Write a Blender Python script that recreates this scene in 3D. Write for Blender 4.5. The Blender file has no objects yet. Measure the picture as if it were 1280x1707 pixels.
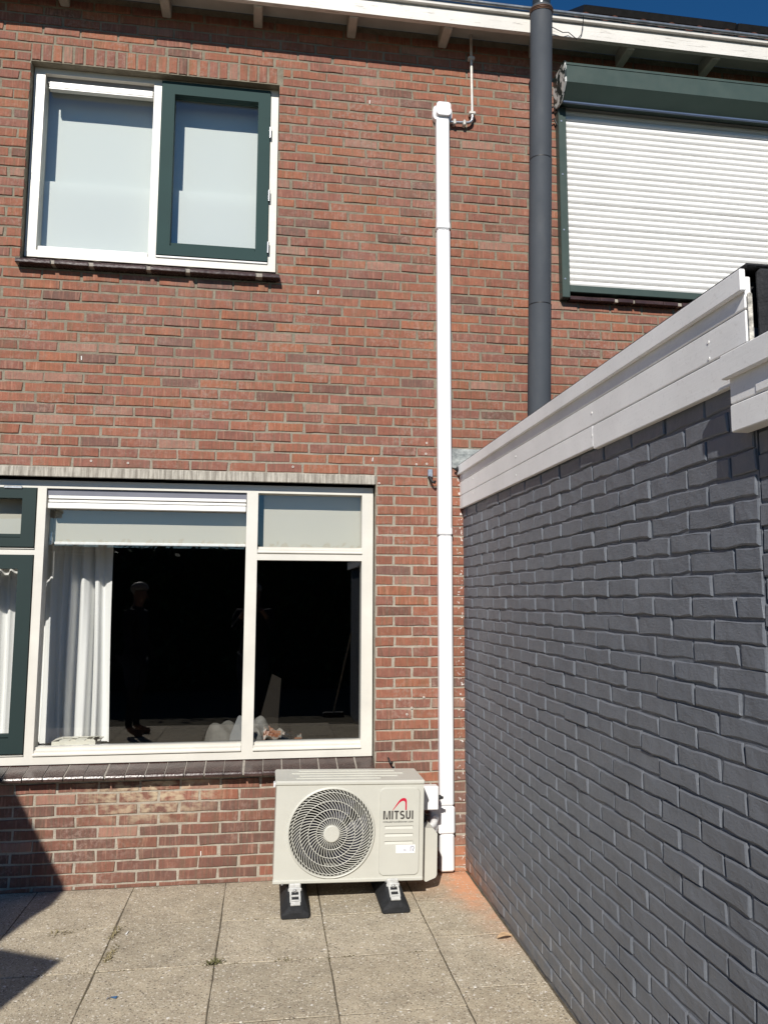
import bpy, bmesh, math, random
from mathutils import Vector, Matrix
from mathutils.geometry import tessellate_polygon
random.seed(7)
PI = math.pi
scn = bpy.context.scene
C = scn.collection

# ------------------------------------------------------------------ camera, sky, sun, exposure
cd = bpy.data.cameras.new('camera'); cam = bpy.data.objects.new('camera', cd); C.objects.link(cam)
cd.sensor_fit = 'HORIZONTAL'; cd.sensor_width = 36.0; cd.lens = 36.0 * 1289.85 / 1280.0
cd.clip_start = 0.05; cd.clip_end = 500
R_ = Vector((0.98899063, -0.14794599, 0.00308516)); U_ = Vector((-0.01963225, -0.1105163, 0.99368039)); F_ = Vector((0.14667006, 0.98280117, 0.11220409))
CAM = Vector((0, -4.6, 1.572))
m = Matrix.Identity(4)
for i in range(3):
    m[i][0] = R_[i]; m[i][1] = U_[i]; m[i][2] = -F_[i]; m[i][3] = CAM[i]
cam.matrix_world = m
scn.camera = cam

SUN = Vector((0.315, 1.0, -0.77)).normalized()          # the way the light travels
EL = math.asin(-SUN.z); AZ = math.atan2(-SUN.x, -SUN.y)
w = bpy.data.worlds.new('World'); scn.world = w; w.use_nodes = True
nt = w.node_tree; nt.nodes.clear()
sky = nt.nodes.new('ShaderNodeTexSky'); sky.sky_type = 'NISHITA'; sky.sun_disc = False
sky.sun_elevation = EL; sky.sun_rotation = AZ % (2 * PI); sky.altitude = 0; sky.air_density = 1.0; sky.dust_density = 0.0; sky.ozone_density = 6.0
bg = nt.nodes.new('ShaderNodeBackground'); bg.inputs['Strength'].default_value = 0.07
ow = nt.nodes.new('ShaderNodeOutputWorld')
hs = nt.nodes.new('ShaderNodeHueSaturation'); hs.inputs['Saturation'].default_value = 1.22
nt.links.new(sky.outputs[0], hs.inputs['Color']); nt.links.new(hs.outputs[0], bg.inputs[0]); nt.links.new(bg.outputs[0], ow.inputs[0])
sd = bpy.data.lights.new('sun', 'SUN'); sd.energy = 4.9; sd.angle = math.radians(0.53); sd.color = (1.0, 0.95, 0.87)
so = bpy.data.objects.new('sun', sd); C.objects.link(so); so.rotation_euler = SUN.to_track_quat('-Z', 'Y').to_euler(); so.location = (-5, -15, 15)
vs = scn.view_settings; vs.view_transform = 'Standard'; vs.look = 'None'; vs.gamma = 1.0; vs.use_curve_mapping = False; vs.exposure = 0.12
try:
    scn.cycles.use_denoising = True; scn.cycles.transparent_max_bounces = 24; scn.cycles.max_bounces = 8
    scn.cycles.caustics_reflective = False; scn.cycles.caustics_refractive = False
except Exception:
    pass

# ------------------------------------------------------------------ materials
class NB:
    def __init__(s, name):
        s.m = bpy.data.materials.new(name); s.m.use_nodes = True; s.t = s.m.node_tree; s.t.nodes.clear()
        s.out = s.t.nodes.new('ShaderNodeOutputMaterial'); s.b = s.t.nodes.new('ShaderNodeBsdfPrincipled')
        s.t.links.new(s.b.outputs[0], s.out.inputs[0]); s.geo = s.t.nodes.new('ShaderNodeNewGeometry')
        s.pos = s.geo.outputs['Position']
    def n(s, t, **kw):
        nd = s.t.nodes.new(t)
        for k, v in kw.items(): setattr(nd, k, v)
        return nd
    def set(s, sock, v):
        if isinstance(v, bpy.types.NodeSocket): s.t.links.new(v, sock)
        else:
            if sock.type == 'RGBA' and len(v) == 3: v = (*v, 1)
            sock.default_value = v
    def map(s, scale, loc=(0, 0, 0), rot=(0, 0, 0), vec=None):
        nd = s.n('ShaderNodeMapping'); s.set(nd.inputs[0], vec or s.pos)
        nd.inputs['Scale'].default_value = scale if hasattr(scale, '__len__') else (scale,) * 3
        nd.inputs['Location'].default_value = loc; nd.inputs['Rotation'].default_value = rot; return nd.outputs[0]
    def noise(s, scale, detail=3, rough=.55, vec=None):
        nd = s.n('ShaderNodeTexNoise'); v = vec
        if hasattr(scale, '__len__'): v = s.map(scale, vec=vec); scale = 1
        s.set(nd.inputs['Vector'], v or s.pos); nd.inputs['Scale'].default_value = scale
        nd.inputs['Detail'].default_value = detail; nd.inputs['Roughness'].default_value = rough; return nd.outputs['Fac']
    def vor(s, scale, feature='F1', vec=None):
        nd = s.n('ShaderNodeTexVoronoi', feature=feature); s.set(nd.inputs['Vector'], vec or s.pos); nd.inputs['Scale'].default_value = scale; return nd
    def ramp(s, fac, a, b, lo=0., hi=1.):
        nd = s.n('ShaderNodeMapRange', clamp=True); s.set(nd.inputs[0], fac)
        nd.inputs[1].default_value = a; nd.inputs[2].default_value = b; nd.inputs[3].default_value = lo; nd.inputs[4].default_value = hi; return nd.outputs[0]
    def math(s, op, a, b=0.):
        nd = s.n('ShaderNodeMath', operation=op); s.set(nd.inputs[0], a); s.set(nd.inputs[1], b); return nd.outputs[0]
    def mix(s, fac, a, b, mode='MIX'):
        nd = s.n('ShaderNodeMix', data_type='RGBA', blend_type=mode); s.set(nd.inputs[0], fac); s.set(nd.inputs[6], a); s.set(nd.inputs[7], b); return nd.outputs[2]
    def xyz(s):
        nd = s.n('ShaderNodeSeparateXYZ'); s.set(nd.inputs[0], s.pos); return nd.outputs
    def bump(s, h, dist, strength=1.0, prev=None):
        nd = s.n('ShaderNodeBump'); s.set(nd.inputs['Height'], h); nd.inputs['Distance'].default_value = dist; nd.inputs['Strength'].default_value = strength
        if prev: s.t.links.new(prev, nd.inputs['Normal'])
        return nd.outputs[0]
    def fin(s, col, rough=.5, spec=.5, metal=0., normal=None):
        s.set(s.b.inputs['Base Color'], col); s.set(s.b.inputs['Roughness'], rough); s.b.inputs['Specular IOR Level'].default_value = spec
        s.b.inputs['Metallic'].default_value = metal
        if normal: s.t.links.new(normal, s.b.inputs['Normal'])
        return s.m

def simple(name, col, rough=.5, spec=.5, metal=0., var=.08, vs=6., bump=0., bs=60., dirt=0., dirtcol=(.2, .17, .13), dscale=(9, 9, 2.5)):
    k = NB(name)
    f = k.noise(vs, 4)
    c = k.mix(k.ramp(f, .3, .7), tuple(x * (1 - var) for x in col), tuple(min(1, x * (1 + var)) for x in col))
    if dirt: c = k.mix(k.ramp(k.noise(dscale, 5, .65), .52, .78, 0, dirt), c, dirtcol)
    nm = k.bump(k.noise(bs, 3), bump) if bump else None
    r = k.ramp(k.noise(vs * 3, 3), .3, .7, max(0, rough - .07), min(1, rough + .07))
    return k.fin(c, r, spec, metal, nm)

def brick_mat(name, attr):
    k = NB(name)
    if attr: a = k.n('ShaderNodeAttribute', attribute_name='tint'); base = a.outputs['Color']
    else: base = k.n('ShaderNodeObjectInfo').outputs['Color']
    x, y, z = k.xyz()
    c = k.mix(k.ramp(k.noise(17, 4, .6), .28, .72), k.mix(1, base, (.80, .80, .80), 'MULTIPLY'), k.mix(1, base, (1.16, 1.12, 1.06), 'MULTIPLY'))
    c = k.mix(k.ramp(k.noise((62, 62, 5), 3, .6), .49, .64, 0, .75), c, k.mix(1, base, (.74, 1.02, .94), 'MULTIPLY'))      # drag marks of the cutting wire
    c = k.mix(k.ramp(k.noise((95, 95, 7), 3, .6), .55, .68, 0, .7), c, k.mix(.5, k.mix(1, base, (1.38, 1.42, 1.35), 'MULTIPLY'), (.42, .235, .165)))
    c = k.mix(k.ramp(k.noise((150, 150, 9), 2), .60, .74, 0, .5), c, k.mix(1, base, (.52, .46, .50), 'MULTIPLY'))
    sp = k.math('MULTIPLY', k.ramp(k.noise(2.7, 4, .7), .46, .62), k.ramp(k.noise(42, 5, .7), .47, .62))
    c = k.mix(k.math('MULTIPLY', sp, .55), c, (.36, .255, .21))                       # lime and weathering
    c = k.mix(k.ramp(k.noise((22, 22, 60), 4, .7), .62, .78, 0, .55), c, (.125, .075, .06))
    c = k.mix(k.ramp(k.noise(120, 2), .68, .76, 0, .6), c, (.10, .05, .04))
    c = k.mix(k.ramp(k.noise(.9, 5, .6), .42, .66, 0, .30), c, k.mix(1, c, (.72, .72, .74), 'MULTIPLY'))
    c = k.mix(k.ramp(k.noise((1.3, 1.3, .6), 5, .65), .54, .74, 0, .22), c, (.34, .27, .235))
    # pale salt patch under the big window
    dx = k.math('MULTIPLY', k.math('ADD', x, .62), 2.6); dz = k.math('MULTIPLY', k.math('ADD', z, -.51), 5.5)
    d = k.math('ADD', k.math('MULTIPLY', dx, dx), k.math('MULTIPLY', dz, dz))
    pm = k.math('MULTIPLY', k.ramp(d, .1, 1.3, 1, 0), k.ramp(k.noise((16, 16, 26), 4), .42, .60))
    c = k.mix(k.math('MULTIPLY', pm, .85), c, (.52, .42, .29))
    rm = k.math('MULTIPLY', k.math('MULTIPLY', k.ramp(x, -1.5, -1.44), k.ramp(x, -.02, .04, 1, 0)), k.math('MULTIPLY', k.ramp(z, 2.75, 3.45), k.ramp(z, 3.50, 3.52, 1, 0)))
    c = k.mix(k.math('MULTIPLY', rm, k.ramp(k.noise((15, 15, .7), 4, .6), .45, .65, 0, .45)), c, (.13, .095, .08))
    # orange brick dust in the corner by the painted wall
    cm = k.math('MULTIPLY', k.ramp(x, .95, 1.1), k.math('MULTIPLY', k.ramp(z, .02, .22, 1, 0), k.ramp(y, -.2, -.05)))
    c = k.mix(k.math('MULTIPLY', cm, .6), c, (.60, .27, .14))
    # paint and putty specks left along the same corner
    sm = k.math('MULTIPLY', k.ramp(x, 1.12, 1.16), k.math('MULTIPLY', k.ramp(x, 1.171, 1.175, 1, 0), k.ramp(k.noise(52, 3), .60, .64)))
    c = k.mix(k.math('MULTIPLY', sm, k.ramp(z, 2.3, 2.45, 1, 0)), c, (.74, .70, .66))
    nm = k.bump(k.noise((150, 150, 18), 3), .0016)
    nm = k.bump(k.noise(240, 3), .0011, prev=nm)
    nm = k.bump(k.noise(33, 3), .003, prev=nm)
    return k.fin(c, k.ramp(k.noise(30), .3, .7, .78, .95), .25, 0, nm)

def mortar_mat():
    k = NB('mortar')
    x, y, z = k.xyz()
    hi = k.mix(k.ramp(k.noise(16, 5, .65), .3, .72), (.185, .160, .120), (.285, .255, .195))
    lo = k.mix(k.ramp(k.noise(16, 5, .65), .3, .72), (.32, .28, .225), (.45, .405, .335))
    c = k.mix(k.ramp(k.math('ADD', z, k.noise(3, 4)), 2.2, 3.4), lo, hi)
    c = k.mix(k.ramp(k.noise(75, 4, .7), .56, .72, 0, .65), c, (.13, .11, .085))
    nm = k.bump(k.noise(200, 3), .002); nm = k.bump(k.noise(40, 3), .004, prev=nm)
    return k.fin(c, .95, .15, 0, nm)

def paint_brick_mat():
    k = NB('grey_wall_paint')
    c = k.mix(k.ramp(k.noise(5, 4), .3, .7), (.134, .147, .171), (.153, .165, .189))
    c = k.mix(k.ramp(k.noise((40, 40, 12), 4, .7), .60, .80, 0, .35), c, (.185, .19, .20))
    c = k.mix(k.ramp(k.noise((5, 5, 1.2), 5, .65), .50, .72, 0, .35), c, (.105, .108, .118))
    c = k.mix(k.ramp(k.noise(150, 2), .70, .76, 0, .5), c, (.30, .30, .30))
    x, y, z = k.xyz()
    c = k.mix(k.math('MULTIPLY', k.ramp(z, .0, .35, .40, 0), k.ramp(k.noise(14, 4), .35, .65)), c, (.30, .26, .215))
    c = k.mix(k.math('MULTIPLY', k.ramp(z, .03, .16, .8, 0), k.math('MULTIPLY', k.ramp(y, -.75, -.2), k.ramp(k.noise(18, 4), .35, .6))), c, (.42, .22, .13))
    nm = k.bump(k.noise((120, 60, 190), 4, .6), .0012); nm = k.bump(k.noise(16, 4), .005, prev=nm)
    return k.fin(c, k.ramp(k.noise(40), .3, .7, .42, .6), .45, 0, nm)

def slab_mat(name='concrete_slab'):
    k = NB(name)
    base = k.n('ShaderNodeObjectInfo').outputs['Color']
    x, y, z = k.xyz()
    c = k.mix(k.ramp(k.noise(7, 5, .65), .3, .72), k.mix(1, base, (.80, .79, .78), 'MULTIPLY'), k.mix(1, base, (1.14, 1.13, 1.10), 'MULTIPLY'))
    c = k.mix(k.ramp(k.noise(130, 3, .6), .40, .62, .40, 0), c, k.mix(1, c, (.68, .65, .62), 'MULTIPLY'))
    warp = k.n('ShaderNodeVectorMath', operation='ADD'); ns = k.n('ShaderNodeTexNoise'); k.set(ns.inputs['Vector'], k.pos); ns.inputs['Scale'].default_value = 60
    sc = k.n('ShaderNodeVectorMath', operation='SCALE'); k.t.links.new(ns.outputs['Color'], sc.inputs[0]); sc.inputs['Scale'].default_value = .012
    k.t.links.new(k.pos, warp.inputs[0]); k.t.links.new(sc.outputs[0], warp.inputs[1])
    for scale, thr, sz, col in ((75, .84, .40, (.76, .71, .61)), (120, .78, .44, (.72, .66, .55)), (80, .16, .38, (.10, .085, .07)), (140, .25, .45, (.12, .10, .08)), (48, .93, .36, (.84, .81, .75)), (100, .30, .40, (.30, .22, .16))):
        v = k.vor(scale, vec=warp.outputs[0]); s3 = k.n('ShaderNodeSeparateColor'); k.t.links.new(v.outputs['Color'], s3.inputs[0])
        if thr > .5: pick = k.ramp(s3.outputs[0], thr, thr + .03)
        else: pick = k.ramp(s3.outputs[1], thr - .03, thr, 1, 0)
        mk = k.math('MULTIPLY', pick, k.ramp(v.outputs['Distance'], sz - .13, sz, 1, 0))
        c = k.mix(k.math('MULTIPLY', mk, .8), c, col)
    c = k.mix(k.ramp(k.noise(2.2, 5, .65), .48, .72, 0, .30), c, k.mix(1, c, (.68, .66, .63), 'MULTIPLY'))
    c = k.mix(k.ramp(k.noise(11, 5, .75), .62, .74, 0, .4), c, (.24, .205, .16))
    # orange brick dust swept into the corner of the two walls
    g = k.math('ADD', k.math('MULTIPLY', k.ramp(x, .86, 1.14), k.ramp(y, -.62, -.22)), k.math('MULTIPLY', k.ramp(x, .98, 1.16), k.ramp(y, -1.15, -.45, 0, .85)))
    g = k.math('MINIMUM', k.math('MULTIPLY', g, k.ramp(k.noise(9, 5, .7), .22, .66)), .85)
    g2 = k.math('MULTIPLY', k.math('MULTIPLY', k.ramp(x, .55, .9), k.ramp(y, -.45, -.1)), .35)
    c = k.mix(k.math('MAXIMUM', g, g2), c, (.72, .345, .19))
    # darker, patchy tone where slabs meet the house
    c = k.mix(k.math('MULTIPLY', k.ramp(y, -.10, .0, 0, .55), k.ramp(k.noise(12, 4), .35, .65)), c, (.16, .135, .11))
    nm = k.bump(k.noise(190, 3), .0022); nm = k.bump(k.noise(26, 3), .004, prev=nm)
    return k.fin(c, .9, .2, 0, nm)

def wood_paint(name, col, crack=.0, grain=1.0, rough=.45):
    k = NB(name)
    c = k.mix(k.ramp(k.noise(3.5, 5), .3, .7), tuple(v * .90 for v in col), tuple(min(1, v * 1.05) for v in col))
    if crack:
        c = k.mix(k.ramp(k.noise((5, 70, 70), 4, .7), .59, .65, 0, crack), c, (.22, .19, .16))
        c = k.mix(k.ramp(k.noise(9, 5, .7), .60, .80, 0, crack * .6), c, (.45, .41, .36))
    nm = k.bump(k.noise((6, 6, 150), 3), .0006 * grain); nm = k.bump(k.noise(60, 2), .0007 * grain, prev=nm)
    return k.fin(c, rough, .45, 0, nm)

def glass_mat(name='window_glass', tint=(.985, .99, .988), f0=.06):
    m = bpy.data.materials.new(name); m.use_nodes = True; t = m.node_tree; t.nodes.clear()
    o = t.nodes.new('ShaderNodeOutputMaterial'); mx = t.nodes.new('ShaderNodeMixShader'); tr = t.nodes.new('ShaderNodeBsdfTransparent'); gl = t.nodes.new('ShaderNodeBsdfGlossy')
    tr.inputs[0].default_value = (*tint, 1); gl.inputs['Roughness'].default_value = 0.0; gl.inputs[0].default_value = (1, 1, 1, 1)
    g = t.nodes.new('ShaderNodeNewGeometry'); d = t.nodes.new('ShaderNodeVectorMath'); d.operation = 'DOT_PRODUCT'
    t.links.new(g.outputs['Normal'], d.inputs[0]); t.links.new(g.outputs['Incoming'], d.inputs[1])
    def mt(op, a, b):
        n = t.nodes.new('ShaderNodeMath'); n.operation = op; n.use_clamp = op == 'SUBTRACT'
        for i, v in enumerate((a, b)):
            if isinstance(v, (int, float)): n.inputs[i].default_value = v
            else: t.links.new(v, n.inputs[i])
        return n.outputs[0]
    ab = mt('ABSOLUTE', d.outputs['Value'], 0); inv = mt('SUBTRACT', 1.0, ab); p5 = mt('POWER', inv, 5); f = mt('ADD', mt('MULTIPLY', p5, 1 - f0), f0)
    t.links.new(f, mx.inputs[0]); t.links.new(tr.outputs[0], mx.inputs[1]); t.links.new(gl.outputs[0], mx.inputs[2]); t.links.new(mx.outputs[0], o.inputs[0])
    return m

def cloth_mat(name, col, transl=.25, rough=.9):
    k = NB(name)
    wv = k.noise((420, 420, 420), 1)
    c = k.mix(k.ramp(wv, .3, .7), tuple(v * .94 for v in col), col)
    k.fin(c, rough, .1, 0, k.bump(wv, .0004))
    tl = k.n('ShaderNodeBsdfTranslucent'); k.set(tl.inputs[0], col); mx = k.n('ShaderNodeMixShader'); mx.inputs[0].default_value = transl
    k.t.links.new(k.b.outputs[0], mx.inputs[1]); k.t.links.new(tl.outputs[0], mx.inputs[2]); k.t.links.new(mx.outputs[0], k.out.inputs[0])
    return k.m

BRICK = brick_mat('fired_red_brick', False); BRICK_S = brick_mat('fired_red_brick_far', True); MORTAR = mortar_mat(); GPAINT = paint_brick_mat(); SLAB = slab_mat()
WFRAME = wood_paint('cream_window_paint', (.71, .685, .62), .0, .6, .35)
WFASC = wood_paint('white_fascia_paint', (.74, .71, .66), .55, 1.5, .5)
OFASC = wood_paint('pale_grey_board_paint', (.86, .85, .84), .12, .5, .5)
GREEN = wood_paint('dark_green_paint', (.008, .024, .023), .0, .15, .7)
GREENF = wood_paint('faded_green_paint', (.016, .046, .044), .0, .15, .8)
GREENM = simple('green_coated_metal', (.050, .074, .064), .45, .4, 0, .06, 4, .0002, 300)
WHITEP = simple('white_plastic', (.83, .83, .84), .35, .5, 0, .03, 5, 0, 60, .16, (.55, .53, .49), (14, 14, 3))
WHITEM = simple('white_coated_metal', (.82, .81, .78), .35, .5, 0, .03, 8)
ACMAT = simple('cream_coated_steel', (.535, .53, .475), .42, .5, 0, .03, 7, .00025, 260, .14, (.40, .37, .30), (10, 10, 4))
ACDARK = simple('dark_shroud_plastic', (.006, .006, .009), .6, .3)
FANM = simple('fan_blade_plastic', (.018, .018, .035), .4, .5)
FINM = simple('coil_fins', (.03, .03, .05), .4, .5, .3, .2, 30)
RUBBER = simple('black_rubber', (.016, .017, .019), .78, .35, 0, .35, 30, .0012, 240)
FLUEM = simple('grey_flue_plastic', (.064, .072, .084), .72, .25, 0, .08, 3, .0003, 70, .25, (.14, .14, .14))
FLUED = simple('dark_flue_metal', (.045, .05, .05), .25, .5, .3)
TILE = simple('brown_glazed_tile', (.048, .027, .024), .24, .5, 0, .3, 16, .0006, 90, .22, (.16, .11, .09), (8, 8, 8))
JOINT = simple('sill_joint', (.33, .30, .26), .9, .2, 0, .2, 40)
CONC = NB('streaked_concrete')
_c = CONC.mix(CONC.ramp(CONC.noise((75, 75, 7), 4, .65), .38, .62), (.25, .225, .19), (.50, .465, .40))
CONC = CONC.fin(_c, .92, .2, 0, CONC.bump(CONC.noise(170, 3), .002))
ZINC = simple('zinc', (.30, .32, .34), .38, .5, .75, .25, 14, .0006, 50)
LEAD = NB('lead_flashing')
_c = LEAD.mix(LEAD.ramp(LEAD.noise((14, 14, 22), 5, .7), .40, .62), (.20, .215, .215), (.44, .46, .44))
LEAD = LEAD.fin(_c, .6, .4, .2, LEAD.bump(LEAD.noise(30, 3), .004))
FELT = simple('roofing_felt', (.022, .022, .024), .8, .3, 0, .3, 40, .003, 120)
ROOFT = simple('red_roof_tile', (.20, .075, .05), .8, .25, 0, .3, 12, .002, 60, .5, (.08, .06, .05))
PANELF = simple('black_panel_frame', (.020, .021, .021), .5, .4, .2, .2, 20)
PANELG = simple('panel_cells', (.008, .010, .02), .15, .5)
SHUT = simple('white_shutter_slat', (.80, .79, .77), .42, .4, 0, .03, 4)
STEEL = simple('galvanised_steel', (.55, .56, .57), .35, .5, .85, .2, 40)
CONDM = simple('painted_conduit', (.62, .58, .52), .45, .5, .1, .15, 40)
BLACK = simple('black_plastic', (.012, .012, .013), .5, .4)
BLINDC = cloth_mat('blind_fabric', (.63, .605, .52), .2)
BLINDW = cloth_mat('white_blind_fabric', (.78, .83, .80), .15)
CURT = cloth_mat('white_curtain', (.9, .9, .88), .08)
GLASS = glass_mat()
ROOMM = simple('room_darkness_walls', (.035, .035, .035), .9, .1)  # near-black albedo stands for the darkness inside the room
ROOMF = simple('room_darkness_floor', (.03, .026, .022), .7, .2)  # floor likewise near black for the unlit interior
SILLIN = simple('inner_sill_board', (.10, .10, .095), .4, .4)
TRAYM = simple('ivory_plastic', (.74, .72, .62), .45, .4, 0, .03, 9)
WALLRED = simple('logo_red', (.52, .012, .045), .5, .3, 0, .02)
INK = simple('print_grey', (.055, .05, .047), .5, .3, 0, .02)
INKB = simple('print_blue', (.06, .06, .16), .5, .3, 0, .02)
STICK = simple('label_white', (.86, .86, .87), .4, .4, 0, .01)

# ------------------------------------------------------------------ mesh helpers
ORIG = {}
class MB:
    def __init__(s): s.v = []; s.f = []; s.c = []
    def add(s, vs, fs, tint=None):
        o = len(s.v); s.v += [tuple(p) for p in vs]; s.f += [tuple(i + o for i in f) for f in fs]
        if tint: s.c += [tint] * len(vs)
        return s
    def box(s, x0, x1, y0, y1, z0, z1, ch=0.):
        if x0 > x1: x0, x1 = x1, x0
        if y0 > y1: y0, y1 = y1, y0
        if z0 > z1: z0, z1 = z1, z0
        if ch <= 0:
            vs = [(x, y, z) for x in (x0, x1) for y in (y0, y1) for z in (z0, z1)]
            return s.add(vs, [(0, 1, 3, 2), (4, 6, 7, 5), (0, 4, 5, 1), (2, 3, 7, 6), (0, 2, 6, 4), (1, 5, 7, 3)])
        ch = min(ch, (x1 - x0) * .45, (y1 - y0) * .45, (z1 - z0) * .45)
        bm = bmesh.new(); bmesh.ops.create_cube(bm, size=1)
        for v in bm.verts: v.co = Vector(((x0 + x1) / 2 + v.co.x * (x1 - x0), (y0 + y1) / 2 + v.co.y * (y1 - y0), (z0 + z1) / 2 + v.co.z * (z1 - z0)))
        bmesh.ops.bevel(bm, geom=bm.edges[:], offset=ch, segments=1, affect='EDGES')
        bm.verts.index_update()
        s.add([v.co[:] for v in bm.verts], [[v.index for v in f.verts] for f in bm.faces]); bm.free(); return s
    def tube(s, path, r, n=10, caps=True, rads=None):
        path = [Vector(p) for p in path]; k = len(path); vs = []; fs = []
        nrm = None
        for i, p in enumerate(path):
            d = (path[min(i + 1, k - 1)] - path[max(i - 1, 0)]).normalized()
            if nrm is None:
                a = Vector((0, 0, 1)) if abs(d.z) < .9 else Vector((1, 0, 0)); nrm = d.cross(a).normalized()
            nrm = (nrm - d * nrm.dot(d)).normalized(); bi = d.cross(nrm); rr = rads[i] if rads else r
            for j in range(n):
                t = 2 * PI * j / n; vs.append(p + (nrm * math.cos(t) + bi * math.sin(t)) * rr)
        for i in range(k - 1):
            for j in range(n): fs.append((i * n + j, i * n + (j + 1) % n, (i + 1) * n + (j + 1) % n, (i + 1) * n + j))
        if caps:
            m0 = len(vs); vs += vs[:n] + vs[(k - 1) * n:k * n]
            fs.append(tuple(m0 + j for j in range(n))[::-1]); fs.append(tuple(m0 + n + j for j in range(n)))
        return s.add(vs, fs)
    def prism(s, poly, axis, a, b):
        """poly in the two other axes (x,z for y; y,z for x; x,y for z), extruded from a to b"""
        def P(u, w, t): return {'y': (u, t, w), 'x': (t, u, w), 'z': (u, w, t)}[axis]
        n = len(poly); vs = [P(u, w, a) for u, w in poly] + [P(u, w, b) for u, w in poly]
        fs = [tuple(range(n)), tuple(range(2 * n - 1, n - 1, -1))] + [(i, i + n, (i + 1) % n + n, (i + 1) % n) for i in range(n)]
        return s.add(vs, fs)
    def plate(s, outer, holes, axis, a, b):
        """plate with holes; outer and holes are 2-D polygons"""
        def P(u, w, t): return {'y': (u, t, w), 'x': (t, u, w), 'z': (u, w, t)}[axis]
        loops = [outer] + holes; pts = [p for l in loops for p in l]; n = len(pts)
        tris = tessellate_polygon([[Vector((u, w, 0)) for u, w in l] for l in loops])
        vs = [P(u, w, a) for u, w in pts] + [P(u, w, b) for u, w in pts]
        fs = [tuple(t) for t in tris] + [tuple(i + n for i in reversed(t)) for t in tris]
        o = 0
        for l in loops:
            k = len(l); fs += [(o + i, o + (i + 1) % k, o + (i + 1) % k + n, o + i + n) for i in range(k)]; o += k
        return s.add(vs, fs)
    def mesh(s, name, mat, org=(0, 0, 0), smooth=False, fix=True):
        me = bpy.data.meshes.new(name); me.from_pydata([(x - org[0], y - org[1], z - org[2]) for x, y, z in s.v], [], s.f)
        if fix:
            bm = bmesh.new(); bm.from_mesh(me); bmesh.ops.recalc_face_normals(bm, faces=bm.faces); bm.to_mesh(me); bm.free()
        if s.c:
            at = me.attributes.new('tint', 'FLOAT_COLOR', 'POINT'); at.data.foreach_set('color', [q for c in s.c for q in (*c, 1)])
        if smooth: me.polygons.foreach_set('use_smooth', [len(p.vertices) <= 4 for p in me.polygons])
        me.materials.append(mat); me.update(); return me
    def build(s, name, mat, parent=None, org=None, smooth=False, fix=True, kind=None, label=None):
        if parent is not None: org = ORIG[parent.name]
        elif org is None: org = (0, 0, 0)
        o = bpy.data.objects.new(name, s.mesh(name, mat, org, smooth, fix)); C.objects.link(o)
        if parent is not None: o.parent = parent
        else: o.location = org
        ORIG[o.name] = org
        if kind: o['kind'] = kind
        if label: o['label'] = label
        return o
def B(*a, **k): return MB().box(*a, **k)
def rr(x0, x1, z0, z1, r, n=5):
    out = []
    for cx, cz, a0 in ((x1 - r, z1 - r, 0), (x0 + r, z1 - r, 90), (x0 + r, z0 + r, 180), (x1 - r, z0 + r, 270)):
        for i in range(n + 1):
            t = math.radians(a0 + 90 * i / n); out.append((cx + r * math.cos(t), cz + r * math.sin(t)))
    return out
def rect(x0, x1, z0, z1): return [(x0, z0), (x1, z0), (x1, z1), (x0, z1)]
def circ(cx, cz, r, n=48): return [(cx + r * math.cos(2 * PI * i / n), cz + r * math.sin(2 * PI * i / n)) for i in range(n)]
def thing(name, label, cat, loc=(0, 0, 0), group=None):
    o = bpy.data.objects.new(name, None); o.empty_display_size = .1; C.objects.link(o); o.location = loc; o['label'] = label; o['category'] = cat
    if group: o['group'] = group
    ORIG[o.name] = tuple(loc); return o
def tag(o, label, cat, group=None):
    o['label'] = label; o['category'] = cat
    if group: o['group'] = group
    return o
def inst(name, mesh, parent, loc, rot=None, scale=None, color=None):
    o = bpy.data.objects.new(name, mesh); C.objects.link(o); o.parent = parent
    g = ORIG[parent.name]; o.location = (loc[0] - g[0], loc[1] - g[1], loc[2] - g[2])
    if rot: o.rotation_euler = rot
    if scale: o.scale = scale
    if color: o.color = (*color, 1)
    ORIG[o.name] = loc; return o
RV = Matrix(((R_.x, R_.y, R_.z), (U_.x, U_.y, U_.z), (F_.x, F_.y, F_.z)))
def pix(p):
    c = RV @ (Vector(p) - CAM)
    if c.z < .1: return None
    return 640 + 1289.85 * c.x / c.z, 853.5 - 1289.85 * c.y / c.z
def px_size(p, L, H, ax):
    a = pix(p); q = Vector(p) + (Vector((L, 0, 0)) if ax == 'x' else Vector((0, L, 0))); b = pix(q); c = pix(Vector(p) + Vector((0, 0, H)))
    if not a or not b or not c or not (-30 < a[0] < 1310 and -30 < a[1] < 1740): return 0
    return abs((b[0] - a[0]) * (c[1] - a[1]) - (b[1] - a[1]) * (c[0] - a[0]))

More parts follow.
